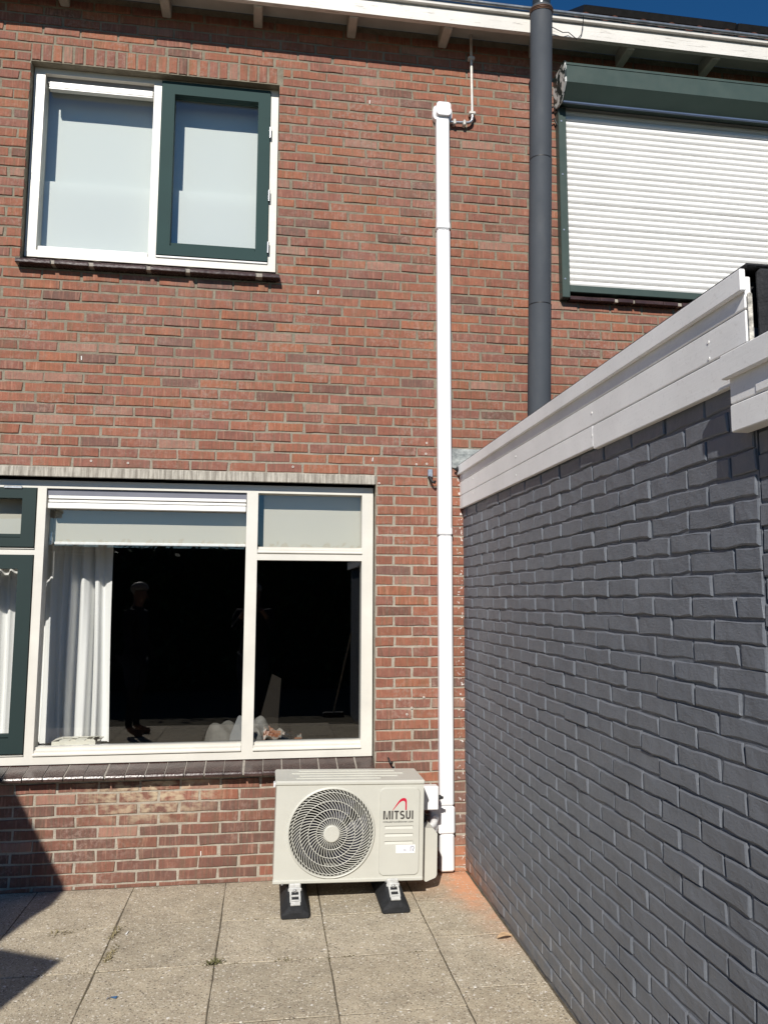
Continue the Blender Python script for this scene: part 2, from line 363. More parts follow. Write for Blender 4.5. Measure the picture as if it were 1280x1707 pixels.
# brick variants: front face towards -y, centred on x and z, front plane at y = 0
def brick_shape(L, H, D, ch, jit, seed):
    r = random.Random(seed); per = []
    hx, hz = L / 2, H / 2
    base = [(-hx, -hz), (-hx * .33, -hz), (hx * .4, -hz), (hx, -hz), (hx, hz), (hx * .3, hz), (-hx * .36, hz), (-hx, hz)]
    rd = min(ch * 1.1, .006)
    for i, (u, w_) in enumerate(base):
        cu = (-1 if u > 0 else 1) if abs(abs(u) - hx) < 1e-6 else 0
        per.append((u + r.uniform(-jit, jit) + cu * rd * r.uniform(0, .7), w_ + r.uniform(-jit, jit)))
    ring0 = [(u, D, w_) for u, w_ in per]; ring1 = [(u, ch * r.uniform(.6, 1.2), w_) for u, w_ in per]
    ring2 = []
    for u, w_ in per:
        c1 = ch * r.uniform(.5, 1.5)
        ring2.append((u - math.copysign(c1, u) if abs(abs(u) - hx) < .02 else u, r.uniform(-.0006, .0009), w_ - math.copysign(c1, w_)))
    n = len(per); vs = ring0 + ring1 + ring2; fs = []
    for k in range(2):
        for i in range(n): fs.append((k * n + i, k * n + (i + 1) % n, (k + 1) * n + (i + 1) % n, (k + 1) * n + i))
    fs.append(tuple(2 * n + i for i in range(n)))
    return vs, fs

# ------------------------------------------------------------------ ground
gr = MB(); gr.add([(-60, -80, -.06), (60, -80, -.06), (60, 60, -.06), (-60, 60, -.06)], [(0, 1, 2, 3)])
k = NB('garden_soil'); GROUND = k.fin(k.mix(k.noise(3, 5), (.05, .045, .03), (.09, .075, .05)), .95, .1, 0, k.bump(k.noise(30), .01))
g = gr.build('ground', GROUND, fix=False); g['kind'] = 'structure'
patio = B(-4.4, 1.30, -5.34, .02, -.058, -.0016).build('patio', simple('joint_sand', (.115, .098, .072), .95, .1, 0, .3, 30, .004, 90)); patio['kind'] = 'structure'
def slab_shape(sx, sy, seed):
    r = random.Random(seed); hx, hy = sx / 2, sy / 2; ch = .0016
    per = []
    for a, b in (((-hx, -hy), (hx, -hy)), ((hx, -hy), (hx, hy)), ((hx, hy), (-hx, hy)), ((-hx, hy), (-hx, -hy))):
        for i in range(4):
            t = i / 4; per.append((a[0] + (b[0] - a[0]) * t + r.uniform(-.002, .002), a[1] + (b[1] - a[1]) * t + r.uniform(-.002, .002)))
    n = len(per); vs = [(u, v, -.045) for u, v in per] + [(u, v, -ch) for u, v in per]
    vs += [(u - math.copysign(ch, u) * (abs(u) > hx * .9), v - math.copysign(ch, v) * (abs(v) > hy * .9), r.uniform(-.0006, .0006)) for u, v in per]
    fs = [(k2 * n + i, k2 * n + (i + 1) % n, (k2 + 1) * n + (i + 1) % n, (k2 + 1) * n + i) for k2 in range(2) for i in range(n)] + [tuple(2 * n + i for i in range(n))]
    mb = MB().add(vs, fs); return mb
cols = [-1.685 - .5 * i for i in range(5, 0, -1)] + [-1.685, -1.19, -.69, -.195, .30, .80, 1.172]
rows = [-.012, -.535, -.992, -1.475, -1.955, -2.44, -2.92, -3.4, -3.88, -4.36, -4.84, -5.32]
smesh = {}
slabcols = [(.50, .44, .338), (.472, .415, .318), (.515, .456, .355), (.455, .402, .31), (.492, .43, .328)]
for i in range(len(cols) - 1):
    for j in range(len(rows) - 1):
        x0, x1 = cols[i], cols[i + 1]; y1, y0 = rows[j], rows[j + 1]
        last = i == len(cols) - 2
        if last: y1, y0 = y1 + .0 if j == 0 else y1 + .13, y0 + .13
        key = (round(x1 - x0, 3), round(y1 - y0, 3), random.randint(0, 2))
        if key not in smesh: smesh[key] = slab_shape(x1 - x0 - .0055, y1 - y0 - .0048, len(smesh)).mesh('paving_slab', SLAB)
        inst('paving_slab', smesh[key], patio, ((x0 + x1) / 2, (y0 + y1) / 2, random.uniform(-.0006, .0012)), (random.uniform(-.0012, .0012), random.uniform(-.0012, .0012), random.uniform(-.004, .004)), None, random.choice(slabcols))

# ------------------------------------------------------------------ house
HL, HR = -3.4, 5.2
house = thing('brick_house', 'red brick terraced house rear with cream framed windows and white gutter board', 'house')
OPS = [(-1.473, .012, 3.50, 4.80), (-2.175, .637, .585, 2.262)]
wall = MB()
wall.plate(rect(HL, HR, -.05, 5.26), [rect(*OPS[0]), rect(*OPS[1])], 'y', .0022, .24)
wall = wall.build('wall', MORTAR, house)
ROWLOCK = (-1.473, .03, 4.80, 4.918)
LINTEL = (-2.3, .638, 2.262, 2.320)
SHUTR = (1.86, 3.72, 3.50, 4.96)
def zrow(k): return .051 + .0605 * k if k <= 37 else 2.35 + .0618 * (k - 38)
def cut(iv, a, b):
    out = []
    for u, v in iv:
        if b <= u or a >= v: out.append((u, v)); continue
        if a > u: out.append((u, a))
        if b < v: out.append((b, v))
    return out
bricks = []
k = -1
while zrow(k) < 5.25:
    z = zrow(k); z0, z1 = z - .0255, z + .0255
    off = .638 - (.11 if k % 2 else 0) - .22 * 20 + random.uniform(-.004, .004)
    if z > 2.4: off += (.036 if (k // 3) % 2 else 0)
    n = 0
    while off + .22 * n < HR:
        a = off + .22 * n + .0055 + random.uniform(-.0025, .0025); b = off + .22 * (n + 1) - .0055 + random.uniform(-.0025, .0025); n += 1
        if b < -2.9: continue
        iv = [(a, b)]
        for (ox0, ox1, oz0, oz1), pad in ((OPS[0], .0), (OPS[1], .0), (ROWLOCK, .004), (LINTEL, .006), (SHUTR, 0)):
            if z1 - .006 > oz0 and z0 + .006 < oz1: iv = cut(iv, ox0 - pad, ox1 + pad)
        for u, v in iv:
            if v - u > .03: bricks.append(((u + v) / 2, z, v - u, .0505, 0))
    k += 1
n = 0
while ROWLOCK[0] + .0615 * n < ROWLOCK[1] - .04:
    bricks.append((ROWLOCK[0] + .0615 * n + .030 + random.uniform(-.002, .002), 4.859, .0505, .106, 1)); n += 1
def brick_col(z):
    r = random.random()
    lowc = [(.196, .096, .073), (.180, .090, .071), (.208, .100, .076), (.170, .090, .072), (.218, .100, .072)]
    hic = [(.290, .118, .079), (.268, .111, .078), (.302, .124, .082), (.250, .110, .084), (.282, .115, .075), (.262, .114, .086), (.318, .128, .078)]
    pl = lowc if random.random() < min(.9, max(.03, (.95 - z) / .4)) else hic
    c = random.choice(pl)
    if r < .028: c = (.195, .104, .085)
    elif r < .07: c = (.32, .17, .13)
    j = random.uniform(.95, 1.05)
    return tuple(v * j for v in c)
VB = {'s': [brick_shape(.2085, .0495, .030, .0026, .0024, i) for i in range(16)], 'h': [brick_shape(.10, .0505, .030, .0030, .0014, 50 + i) for i in range(8)], 'r': [brick_shape(.0505, .106, .030, .0030, .0014, 80 + i) for i in range(6)]}
VM = {q: [MB().add(*s).mesh('brick', BRICK) for s in l] for q, l in VB.items()}
def fam(L, rot): return 'r' if rot else ('s' if L > .145 else 'h')
NOM = {'s': (.209, .0505), 'h': (.10, .0505), 'r': (.0505, .106)}
def hidden(x, z):
    p = pix((x, 0, z))
    if not p or not (-20 < p[0] < 1300 and -20 < p[1] < 1730): return True
    if x > 1.18 and z < 2.35: return True
    if x > 1.18 and p[1] > 778 - .711 * (p[0] - 765) + 6: return True
    if .08 < x < .80 and .06 < z < .48: return True
    return False
bricks.sort(key=lambda b: -(0 if hidden(b[0], b[1]) else px_size((b[0], 0, b[1]), b[2], b[3], 'x')))
rest = MB()
for i, (x, z, L, H, rot) in enumerate(bricks):
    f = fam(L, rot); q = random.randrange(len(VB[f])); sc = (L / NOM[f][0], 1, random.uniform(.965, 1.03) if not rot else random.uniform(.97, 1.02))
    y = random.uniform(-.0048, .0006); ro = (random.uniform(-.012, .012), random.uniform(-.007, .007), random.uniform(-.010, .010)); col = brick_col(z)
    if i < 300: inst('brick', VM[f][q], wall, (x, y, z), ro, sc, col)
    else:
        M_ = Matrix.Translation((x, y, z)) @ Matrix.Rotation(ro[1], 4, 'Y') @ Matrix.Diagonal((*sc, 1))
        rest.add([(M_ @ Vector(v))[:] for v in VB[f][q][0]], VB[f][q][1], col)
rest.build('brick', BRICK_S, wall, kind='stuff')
B(LINTEL[0], LINTEL[1], -.004, .20, LINTEL[2], LINTEL[3], ch=.004).build('lintel', CONC, house)

# upper window
def frame_box(parent, name, mat, *a, ch=.0025): return B(*a, ch=ch).build(name, mat, parent)
uw = MB()
FY0, FY1 = .06, .15
uw.plate(rect(-1.468, .008, 3.592, 4.822), [rect(-1.405, -.760, 3.636, 4.766), rect(-.714, -.040, 3.636, 4.788)], 'y', FY0, FY1)
uw = uw.build('window', WFRAME, house)
frame_box(uw, 'glazing_bead', WHITEM, -1.398, -.765, .068, .105, 3.637, 3.666)
frame_box(uw, 'glazing_bead', WHITEM, -.712, -.042, .052, .10, 3.637, 3.650, ch=.002)
v = MB(); v.box(-1.382, -.768, .066, .105, 4.683, 4.722, .004); v.box(-1.382, -.768, .064, .100, 4.672, 4.680, .002); v.build('vent_strip', WHITEM, uw)
B(-1.404, -.761, .09, .125, 4.724, 4.765).build('vent_top_fill', simple('shaded_gap_grey', (.20, .19, .18), .6, .3), uw)  # grey block standing for the shadowed gap above the vent strip
B(-1.404, -.761, .108, .114, 3.66, 4.676).build('pane', GLASS, uw)
sash = MB(); sash.plate(rect(-.711, -.043, 3.652, 4.785), [rect(-.632, -.118, 3.712, 4.702)], 'y', .046, .105); sash = sash.build('sash', GREENF, uw)
sb = MB(); sb.box(-.631, -.119, .060, .095, 3.713, 3.738, .003); sb.build('sash_bead', GREENF, uw)
B(-.631, -.119, .083, .089, 3.735, 4.701).build('pane', GLASS, uw)
for z in (4.50, 4.08, 3.74):
    hb = MB().tube([(-.040, .043, z - .035), (-.040, .043, z + .035)], .007, 8); hb.build('hinge', STEEL, uw, smooth=True)
# sill tiles
def sill(parent, x0, x1, pitch, zt, zb, yb, yf, nose):
    prof = [(yb, zt), (yf + nose * .5, zb + nose), (yf + nose * .12, zb + nose * .86), (yf, zb + nose * .55), (yf, zb + nose * .12), (yf + .006, zb), (yb, zb)]
    prof2 = [(yb, zt - .004), (yf + nose * .5, zb + nose - .004), (yf + .014, zb + nose * .55), (yf + .014, zb + .006), (yb, zb + .006)]
    js = MB().prism(prof2, 'x', x0 + .002, x1 - .002).build('sill_joint', JOINT, parent)
    n = max(1, round((x1 - x0) / pitch)); pw = (x1 - x0) / n
    me = MB().prism(prof, 'x', -pw / 2 + .0035, pw / 2 - .0035).mesh('sill_tile', TILE)
    for i in range(n):
        inst('sill_tile', me, parent, (x0 + (i + .5) * pw, random.uniform(-.0015, .0015), random.uniform(-.001, .001)), (0, random.uniform(-.006, .006), random.uniform(-.006, .006)))
sill(uw, -1.485, .022, .107, 3.590, 3.503, .08, -.062, .030)

# lower window
lw = MB()
lw.plate(rect(-2.17, .628, .652, 2.250),
         [rect(-2.095, -1.320, .697, 1.818), rect(-2.095, -1.320, 1.848, 2.205), rect(-1.271, -.133, .692, 2.204), rect(-.066, .560, .692, 1.802), rect(-.066, .560, 1.838, 2.204)], 'y', FY0, FY1)
lw = lw.build('window', WFRAME, house)
def bead(x0, x1, z0, z1, parent=lw):
    h = z1 - z0; MB().prism([(.064, z0), (.052, z0 + .006), (.052, z0 + h * .25), (.066, z0 + h * .42), (.064, z0 + h * .62), (.082, z0 + h * .72), (.080, z1), (.12, z1), (.12, z0)], 'x', x0, x1).build('glazing_bead', WFRAME, parent)
bead(-1.274, -.135, .694, .744); bead(-.066, .562, .694, .744); bead(-.064, .561, 1.840, 1.882); bead(-2.095, -1.322, .698, .714); bead(-2.095, -1.322, 1.849, 1.861)
v = MB()
B(-1.268, -.135, .075, .13, 2.165, 2.202).build('vent_top_fill', simple('grey_blue_vent', (.16, .165, .20), .5, .4), lw)
v.box(-1.262, -.137, .068, .10, 2.146, 2.164, .002); v.box(-1.262, -.137, .072, .10, 2.126, 2.140, .002); v.box(-1.262, -.137, .062, .10, 2.088, 2.121, .003)
v.build('vent_strip', WHITEM, lw)
B(-1.270, -.134, .108, .114, .740, 2.09).build('pane', GLASS, lw)
B(-.065, .559, .108, .114, .740, 1.801).build('pane', GLASS, lw)
B(-.065, .559, .108, .114, 1.878, 2.203).build('pane', GLASS, lw)
def green_sash(x0, x1, z0, z1, g):
    s = MB(); s.plate(rect(x0, x1, z0, z1), [rect(*g)], 'y', .048, .11); s = s.build('sash', GREEN, lw)
    B(g[0] + .001, g[1] - .001, .062, .095, g[2] + .001, g[2] + .022, ch=.003).build('sash_bead', GREEN, lw)
    B(g[0] + .001, g[1] - .001, .086, .092, g[2] + .02, g[3] - .001).build('pane', GLASS, lw)
green_sash(-2.092, -1.324, .716, 1.816, (-2.01, -1.402, .80, 1.738))
green_sash(-2.092, -1.324, 1.863, 2.203, (-2.01, -1.398, 1.915, 2.142))
MB().box(-1.50, -1.40, .040, .05, 2.196, 2.212, .003).build('hinge', STEEL, lw)
sill(lw, -2.24, .628, .106, .650, .586, .07, -.082, .028)

# gutter, soffit, brackets
gut = MB().prism([(-.215, 5.180), (-.215, 5.272), (-.207, 5.276), (-.207, 5.282), (-.237, 5.284), (-.239, 5.302), (-.228, 5.306), (-.185, 5.306), (-.185, 5.180)], 'x', HL, HR)
gut = gut.build('gutter', WFASC, house)
MB().tube([(HL, -.247, 5.318), (HR, -.247, 5.318)], .0125, 10).build('gutter_lip', ZINC, gut, smooth=True)
MB().box(HL, HR, -.235, -.02, 5.307, 5.309).build('gutter_lining', ZINC, gut)
B(HL, HR, -.19, .0, 5.262, 5.285).build('soffit', simple('pale_soffit', (.52, .50, .46), .7, .3, 0, .1, 5), house)
br = MB().box(-.028, .028, -.183, .004, -.04, .048, .006)
bm_ = br.mesh('gutter_bracket', simple('bracket_wood_paint', (.50, .475, .42), .6, .3, 0, .12, 14, .001, 60))
for x in (-2.49, -1.89, -1.295, -.69, -.130, .462, 1.062, 1.68, 2.292, 2.90, 3.5):
    inst('gutter_bracket', bm_, house, (x, 0, 5.212), (0, 0, random.uniform(-.02, .02)))
# roofs: the left one is too flat to show above the gutter, the right one carries pantiles
MB().add([(HL, -.02, 5.30), (1.93, -.02, 5.30), (1.93, 4, 7.6), (HL, 4, 7.6)], [(0, 1, 2, 3)]).build('roof', FELT, house)
rf = MB().add([(1.95, .0, 5.36), (HR, .0, 5.36), (HR, 4, 7.95), (1.95, 4, 7.95)], [(0, 1, 2, 3)]).build('roof', FELT, house)
prof = []
for i in range(11):
    t = i / 10; prof.append((-.10 + .20 * t, .045 * math.sin(PI * min(1, t * 1.6)) if t < .625 else -.018 * math.sin(PI * (t - .625) / .375)))
tp = MB(); tp.prism([(u, h + .012) for u, h in prof] + [(u, h) for u, h in reversed(prof)], 'y', 0, .42)
tme = tp.mesh('roof_tile', ROOFT)
for j in range(3):
    for i in range(16):
        inst('roof_tile', tme, rf, (2.03 + .2005 * i, -.14 + .30 * j, 5.362 + .205 * j), (math.radians(31), 0, 0))

# wall plugs, drilled holes
pl = MB(); r_ = .006
plug = MB().plate(circ(0, 0, .0065, 10), [circ(0, 0, .0032, 8)], 'y', -.004, .003).mesh('wall_plug', simple('plug_grey', (.62, .58, .52), .6, .3))
for x, z in ((.782, .985), (.928, .995), (.855, .935), (.826, .898), (.95, 2.53), (.945, 2.462), (.885, 2.395), (.95, 2.40), (.135, 2.358), (.655, 2.272), (-1.02, 2.36), (-.815, 2.353)):
    inst('wall_plug', plug, house, (x, -.002, z))
SLIV = [(-1.1, 2.966), (0.585, 4.741), (0.615, 2.417), (-0.339, 0.161), (0.271, 3.453), (1.211, 0.423)]
slv = MB().box(-.0022, .0022, -.003, .002, -.012, .012).mesh('wall_plug', WHITEM)
for x, z in SLIV: inst('wall_plug', slv, house, (x, -.003, z), (0, random.uniform(-.2, .2), 0))
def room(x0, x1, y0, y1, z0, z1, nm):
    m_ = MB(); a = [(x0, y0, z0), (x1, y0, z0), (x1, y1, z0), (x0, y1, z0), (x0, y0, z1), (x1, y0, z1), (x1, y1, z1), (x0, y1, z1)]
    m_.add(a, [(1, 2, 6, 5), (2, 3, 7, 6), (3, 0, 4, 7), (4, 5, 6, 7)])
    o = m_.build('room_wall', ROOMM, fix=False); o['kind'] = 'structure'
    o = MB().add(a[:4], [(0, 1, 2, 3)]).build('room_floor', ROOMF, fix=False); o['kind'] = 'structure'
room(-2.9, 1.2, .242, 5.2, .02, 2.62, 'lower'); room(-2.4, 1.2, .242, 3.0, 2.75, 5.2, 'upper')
B(-2.17, .628, .152, .40, .672, .700).build('inner_sill', SILLIN, house)

# ------------------------------------------------------------------ blinds and curtains behind the glass
def blind(label, x0, x1, z0, z1, y, mat, bar=True):
    t = thing('roller_blind', label, 'roller blind', ((x0 + x1) / 2, y, z0), 'roller blinds in the rear windows')
    n = 14; vs = []; fs = []
    for i in range(n + 1):
        for z in (z0, z1):
            vs.append((x0 + (x1 - x0) * i / n, y + .0006 * math.sin(i * .7 + x0 * 5), z))
    for i in range(n): fs.append((2 * i, 2 * i + 2, 2 * i + 3, 2 * i + 1))
    vs += [(a, b + .0012, c) for a, b, c in vs]; m0 = 2 * (n + 1)
    fs += [tuple(q + m0 for q in reversed(f)) for f in fs[:n]]
    MB().add(vs, fs).build('fabric', mat, t, fix=False)
    if bar: B(x0, x1, y - .007, y + .007, z0 - .014, z0 + .003, ch=.003).build('bottom_bar', WHITEM, t)
    MB().tube([(x0 - .01, y + .02, z1), (x1 + .01, y + .02, z1)], .018, 10).build('roller', WHITEM, t, smooth=True)
    return t
bl = blind('wide pale roller blind pulled down a hand over the big dark pane', -1.243, -.136, 1.899, 2.215, .165, BLINDC)
MB().tube([(-1.258, .150, 1.885), (-1.258, .150, 1.925)], .010, 10).tube([(-1.258, .150, 1.925), (-1.258, .155, 1.955)], .006, 8).build('chain_holder', STEEL, bl, smooth=True)
blind('small square roller blind filling the pane above the narrow dark pane', -.032, .566, 1.84, 2.225, .170, BLINDC, False)
blind('roller blind behind the small green framed pane at the left edge', -2.02, -1.385, 1.90, 2.23, .155, BLINDC, False)
blind('white blind behind the fixed upstairs pane with the vent strip on top', -1.425, -.745, 4.06, 4.80, .210, BLINDW, False)
blind('white blind behind the upstairs pane in the dark green sash', -.665, -.075, 4.06, 4.80, .200, BLINDW, False)
def cafe(label, x0, x1, y):
    t = thing('cafe_curtain', label, 'curtain', ((x0 + x1) / 2, y, 3.62), 'short screens behind the lower half of the upstairs panes')
    n = 16
    for nm, z0, z1, dy in (('screen', 3.60, 4.125, 0.),):
        vs = [(x0 + (x1 - x0) * i / n, y + dy + .0003 * math.sin(i * .6), z) for i in range(n + 1) for z in (z0, z1)]
        MB().add(vs, [(2 * i, 2 * i + 2, 2 * i + 3, 2 * i + 1) for i in range(n)]).build(nm, BLINDW, t, fix=False)
cafe('short white screen behind the lower half of the fixed upstairs pane', -1.41, -.75, .158)
cafe('short white screen behind the lower half of the green sash pane', -.65, -.09, .150)

def curtain(label, x0, x1, y0, z0, z1, folds, seed, amp=.03, slant=0., edge=None):
    r = random.Random(seed); n = folds * 9; nz = 10; vs = []; fs = []
    ph = [r.uniform(.7, 1.3) for _ in range(folds + 1)]
    for j in range(nz + 1):
        t = j / nz; z = z0 + (z1 - z0) * t
        for i in range(n + 1):
            s = i / n; a = amp * ph[int(s * folds)] * (1 - .45 * t)
            sw = s + .035 * math.sin(9.1 * s + seed) + .022 * math.sin(17.3 * s + 2 * seed); a *= .55 + .6 * abs(math.sin(4.3 * s + seed * 1.7))
            x = x0 + (x1 - x0) * s + slant * (1 - t) * s + .006 * math.sin(5 * t + s * 9)
            y = y0 + a * (math.sin(2 * PI * folds * sw + .8 * math.sin(2.3 * t + seed + 3 * s)) + .3 * math.sin(4.6 * PI * folds * sw + seed)) + .012 * math.sin(t * 4 + s * 7)
            vs.append((x, y, z))
    for j in range(nz):
        for i in range(n): fs.append((j * (n + 1) + i, j * (n + 1) + i + 1, (j + 1) * (n + 1) + i + 1, (j + 1) * (n + 1) + i))
    o = MB().add(vs, fs).build('curtain', CURT, org=((x0 + x1) / 2, y0, z0), smooth=True, fix=False)
    return tag(o, label, 'curtain')
curtain('white pleated curtain drawn aside at the left of the big dark pane', -1.385, -.965, .44, .704, 2.40, 6, 3, .042, .025)
curtain('sheer curtain hanging behind the green framed casement at the left edge', -2.05, -1.43, .36, .704, 2.40, 8, 9, .03)
tr = thing('plastic_tray', 'shallow ivory plastic storage tray with square holes on the inner sill', 'tray', (-1.08, .28, .70))
hs = [rect(-1.19 + .085 * i, -1.19 + .085 * i + .055, y, y + .045) for i in range(3) for y in (.20, .27)]
hs = [[(u + .02, w_) for u, w_ in h] for h in hs]
MB().plate(rect(-1.205, -.965, .175, .335), hs, 'z', .752, .756).build('lid', TRAYM, tr)
MB().plate(rect(-1.205, -.965, .175, .335), [rect(-1.20, -.97, .18, .33)], 'z', .7005, .7515).build('side', TRAYM, tr)
for x in (-1.16, -1.03): B(x, x + .03, .171, .175, .722, .738, ch=.001).build('clip', simple('clip_grey', (.4, .38, .32), .5, .4) if x < -1.1 else bpy.data.materials['clip_grey'], tr)

def lump(cx, cy, cz, rx, ry, rz, seed, amp=.10):
    r = random.Random(seed); hb = bmesh.new(); bmesh.ops.create_icosphere(hb, subdivisions=4, radius=1); ph = [(r.uniform(2, 6), r.uniform(2, 6), r.uniform(2, 6), r.uniform(0, 6)) for _ in range(5)]
    for v in hb.verts:
        d = 1 + amp * sum(math.sin(a * v.co.x + b * v.co.y + c * v.co.z + e) for a, b, c, e in ph) / 2.2; v.co = Vector((cx + rx * v.co.x * d, cy + ry * v.co.y * d, max(.021, cz + rz * v.co.z * d)))
    hb.verts.index_update(); mb = MB().add([v.co[:] for v in hb.verts], [[q.index for q in f.verts] for f in hb.faces]); hb.free(); return mb
tag(lump(-.275, 1.02, .33, .165, .22, .405, 4, .07).build('beanbag', simple('grey_felt', (.125, .122, .112), .95, .1, 0, .2, 14, .004, 60), org=(-.285, 1.0, .02), smooth=True), 'rounded grey cushion inside the room low behind the window post', 'cushion')
tag(lump(-.035, 1.05, .36, .085, .15, .385, 21, .14).build('dust_sheet', simple('crumpled_grey_sheet', (.15, .147, .138), .9, .1, 0, .35, 18, .012, 22), org=(-.035, 1.05, .02), smooth=True), 'crumpled grey sheet inside the narrow pane beside the window post', 'sheet')
tag(MB().prism([(-.232, .620), (-.228, .668), (-.180, .790), (-.168, .797), (-.096, .772), (-.090, .760), (-.127, .655), (-.15, .62)], 'y', .77, .785).build('grey_board', simple('pale_grey_board', (.20, .208, .21), .6, .3, 0, .1, 8), org=(-.16, .78, .62)), 'pale grey board with rounded corners leaning on the grey cushion', 'board')
tag(MB().prism([(-.06, .03), (.06, .03), (.112, .985), (.045, 1.02), (-.04, .69)], 'y', 1.28, 1.30).build('brown_board', simple('brown_board', (.016, .013, .010), .8, .2), org=(.03, 1.29, .03)), 'dim brown board standing inside the narrow pane', 'board')
pb = thing('cardboard_box', 'cardboard box under the crumpled packaging inside the narrow pane', 'box', (.115, .95, .02))
B(-.005, .235, .86, 1.06, .021, .585, ch=.004).build('side', simple('cardboard', (.20, .13, .075), .85, .1), pb); B(-.008, .114, .855, 1.065, .586, .589).build('flap', bpy.data.materials['cardboard'], pb); B(.1165, .238, .855, 1.065, .586, .589).build('flap', bpy.data.materials['cardboard'], pb)
pk = MB(); vs = []
for i in range(13):
    for j in range(9): vs.append((-.01 + .265 * i / 12, .865 + .19 * j / 8, .592 + (.105 - .006 * i) * abs(math.sin(i * .9 + j * .8)) ** .7 * (.55 + .45 * j / 8)))
pk.add(vs, [(i * 9 + j, i * 9 + j + 1, i * 9 + j + 10, i * 9 + j + 9) for i in range(12) for j in range(8)])
kk = NB('orange_white_packaging'); kx = kk.xyz(); pm_ = kk.fin(kk.mix(kk.ramp(kk.noise((9, 9, 25), 3), .45, .52), (.20, .19, .17), (.22, .085, .04)), .45, .4)
tag(pk.build('packaging', pm_, org=(.12, .95, .592), fix=False), 'crumpled orange and white plastic packaging behind the narrow pane', 'packaging')

# ------------------------------------------------------------------ outbuildings with painted brick
VG = {'s': [brick_shape(.2055, .0525, .030, .0038, .0030, 200 + i) for i in range(16)], 'h': [brick_shape(.10, .0530, .030, .0032, .0018, 250 + i) for i in range(8)]}
def turn(vs): return [(y, -x, z) for x, y, z in vs]          # front now faces -x, length runs along y
VGT = {q: [(turn(v), f) for v, f in l] for q, l in VG.items()}
VGM = {q: [MB().add(*s).mesh('brick', GPAINT) for s in l] for q, l in VGT.items()}
def painted_wall(bld, X, y_a, y_b, ztop, ref, pitchz=.0603, z_off=.046, limit=300):
    core = MB().box(X + .0066, X + .11, y_b, y_a, -.05, ztop).build('wall', GPAINT, bld)
    lst = []; k = 0
    while z_off + pitchz * k < ztop:
        z = z_off + pitchz * k; off = ref + (.107 if k % 2 else 0)
        n = -2
        drift = random.uniform(-.006, .006)
        while True:
            a = off + .2145 * n + drift * (n > 1); n += 1
            if a > y_a: break
            lo, hi = max(a + .0045, y_b), min(a + .2145 - .0045, y_a)
            if hi - lo > .03: lst.append(((lo + hi) / 2, z, hi - lo))
        k += 1
    lst.sort(key=lambda b: -px_size((X, b[0], b[1]), b[2], .05, 'y'))
    rs = MB()
    for i, (y, z, L) in enumerate(lst):
        f = 's' if L > .145 else 'h'; q = random.randrange(len(VGT[f])); sc = (1, L / (.205 if f == 's' else .10), random.uniform(.96, 1.06))
        x = X + random.uniform(-.0028, .0028); ro = (random.uniform(-.012, .012), random.uniform(-.03, .03), random.uniform(-.012, .012))
        if i < limit: inst('brick', VGM[f][q], core, (x, y, z), ro, sc)
        else:
            M_ = Matrix.Translation((x, y, z)) @ Matrix.Rotation(ro[0], 4, 'X') @ Matrix.Diagonal((*sc, 1))
            rs.add([(M_ @ Vector(v))[:] for v in VGT[f][q][0]], VGT[f][q][1])
    if rs.v: rs.build('brick', GPAINT, core, kind='stuff')
    return core
ob = thing('outbuilding', 'flat roofed extension with dark grey painted brick side and long pale fascia against the house', 'outbuilding', (1.175, -1.45, 0))
painted_wall(ob, 1.175, -.004, -2.888, 2.25, -2.888)
B(1.29, 4.6, -2.90, -.004, -.05, 2.26).build('body', GPAINT, ob)
def board(bld, x0, x1, y0, y1, z0, z1, mat=OFASC, ch=.0025, nm='fascia_board'): return B(x0, x1, y0, y1, z0, z1, ch=ch).build(nm, mat, bld)
board(ob, 1.155, 1.174, -1.985, -.010, 2.124, 2.2025); board(ob, 1.154, 1.174, -2.905, -1.988, 2.114, 2.2005)
board(ob, 1.1555, 1.174, -2.905, -.010, 2.2055, 2.2885)
board(ob, 1.1555, 1.174, -2.905, -.010, 2.2920, 2.375)
board(ob, 1.139, 1.1545, -2.915, -.012, 2.333, 2.390, nm='edge_trim')
B(1.175, 1.289, -2.88, -.006, 2.251, 2.372).build('fascia_backing', FELT, ob)
rfe = MB(); rfe.box(1.150, 4.6, -2.925, -.004, 2.3915, 2.402, .004); rfe.box(1.180, 4.6, -2.932, -2.907, 2.15, 2.39, .01)
rfe.build('roof_felt', FELT, ob)
B(1.158, 1.170, -2.918, -2.907, 2.19, 2.33, ch=.004).build('torn_felt_edge', simple('peeling_paint', (.55, .52, .46), .8, .2, 0, .5, 60, .004, 90), ob)
for y, z in ((-.32, 2.265), (-.32, 2.18), (-1.1, 2.25), (-1.1, 2.16), (-1.98, 2.25), (-1.98, 2.165), (-2.74, 2.26), (-2.74, 2.215)):
    MB().tube([(1.1565, y, z), (1.1535, y, z)], .0045, 8).build('screw_head', WHITEM, ob)
MB().prism([(1.09, 2.39), (1.125, 2.375), (1.16, 2.395), (1.9, 2.395), (1.9, 2.497), (1.09, 2.499)], 'y', -.012, -.006).build('flashing', LEAD, ob)
bmx = MB().tube([(1.118, -.03, 2.370), (1.135, -.035, 2.362), (1.152, -.02, 2.385)], .014, 8, rads=[.006, .016, .012]); bmx.build('rubber_seal', FELT, ob)
ob2 = thing('outbuilding', 'lower shed with pale boarded roof edge cut off by the right side of the photo', 'outbuilding', (1.178, -4.5, 0))
painted_wall(ob2, 1.1785, -2.8895, -6.3, 2.0, -2.8895, z_off=.028, limit=40)
B(1.295, 4.6, -6.3, -2.91, -.05, 2.02).build('body', GPAINT, ob2)
board(ob2, 1.130, 1.176, -6.3, -2.862, 1.986, 2.054); board(ob2, 1.1315, 1.176, -6.3, -2.862, 2.057, 2.128); board(ob2, 1.129, 1.1755, -6.3, -2.966, 2.060, 2.082, nm='repair_patch')
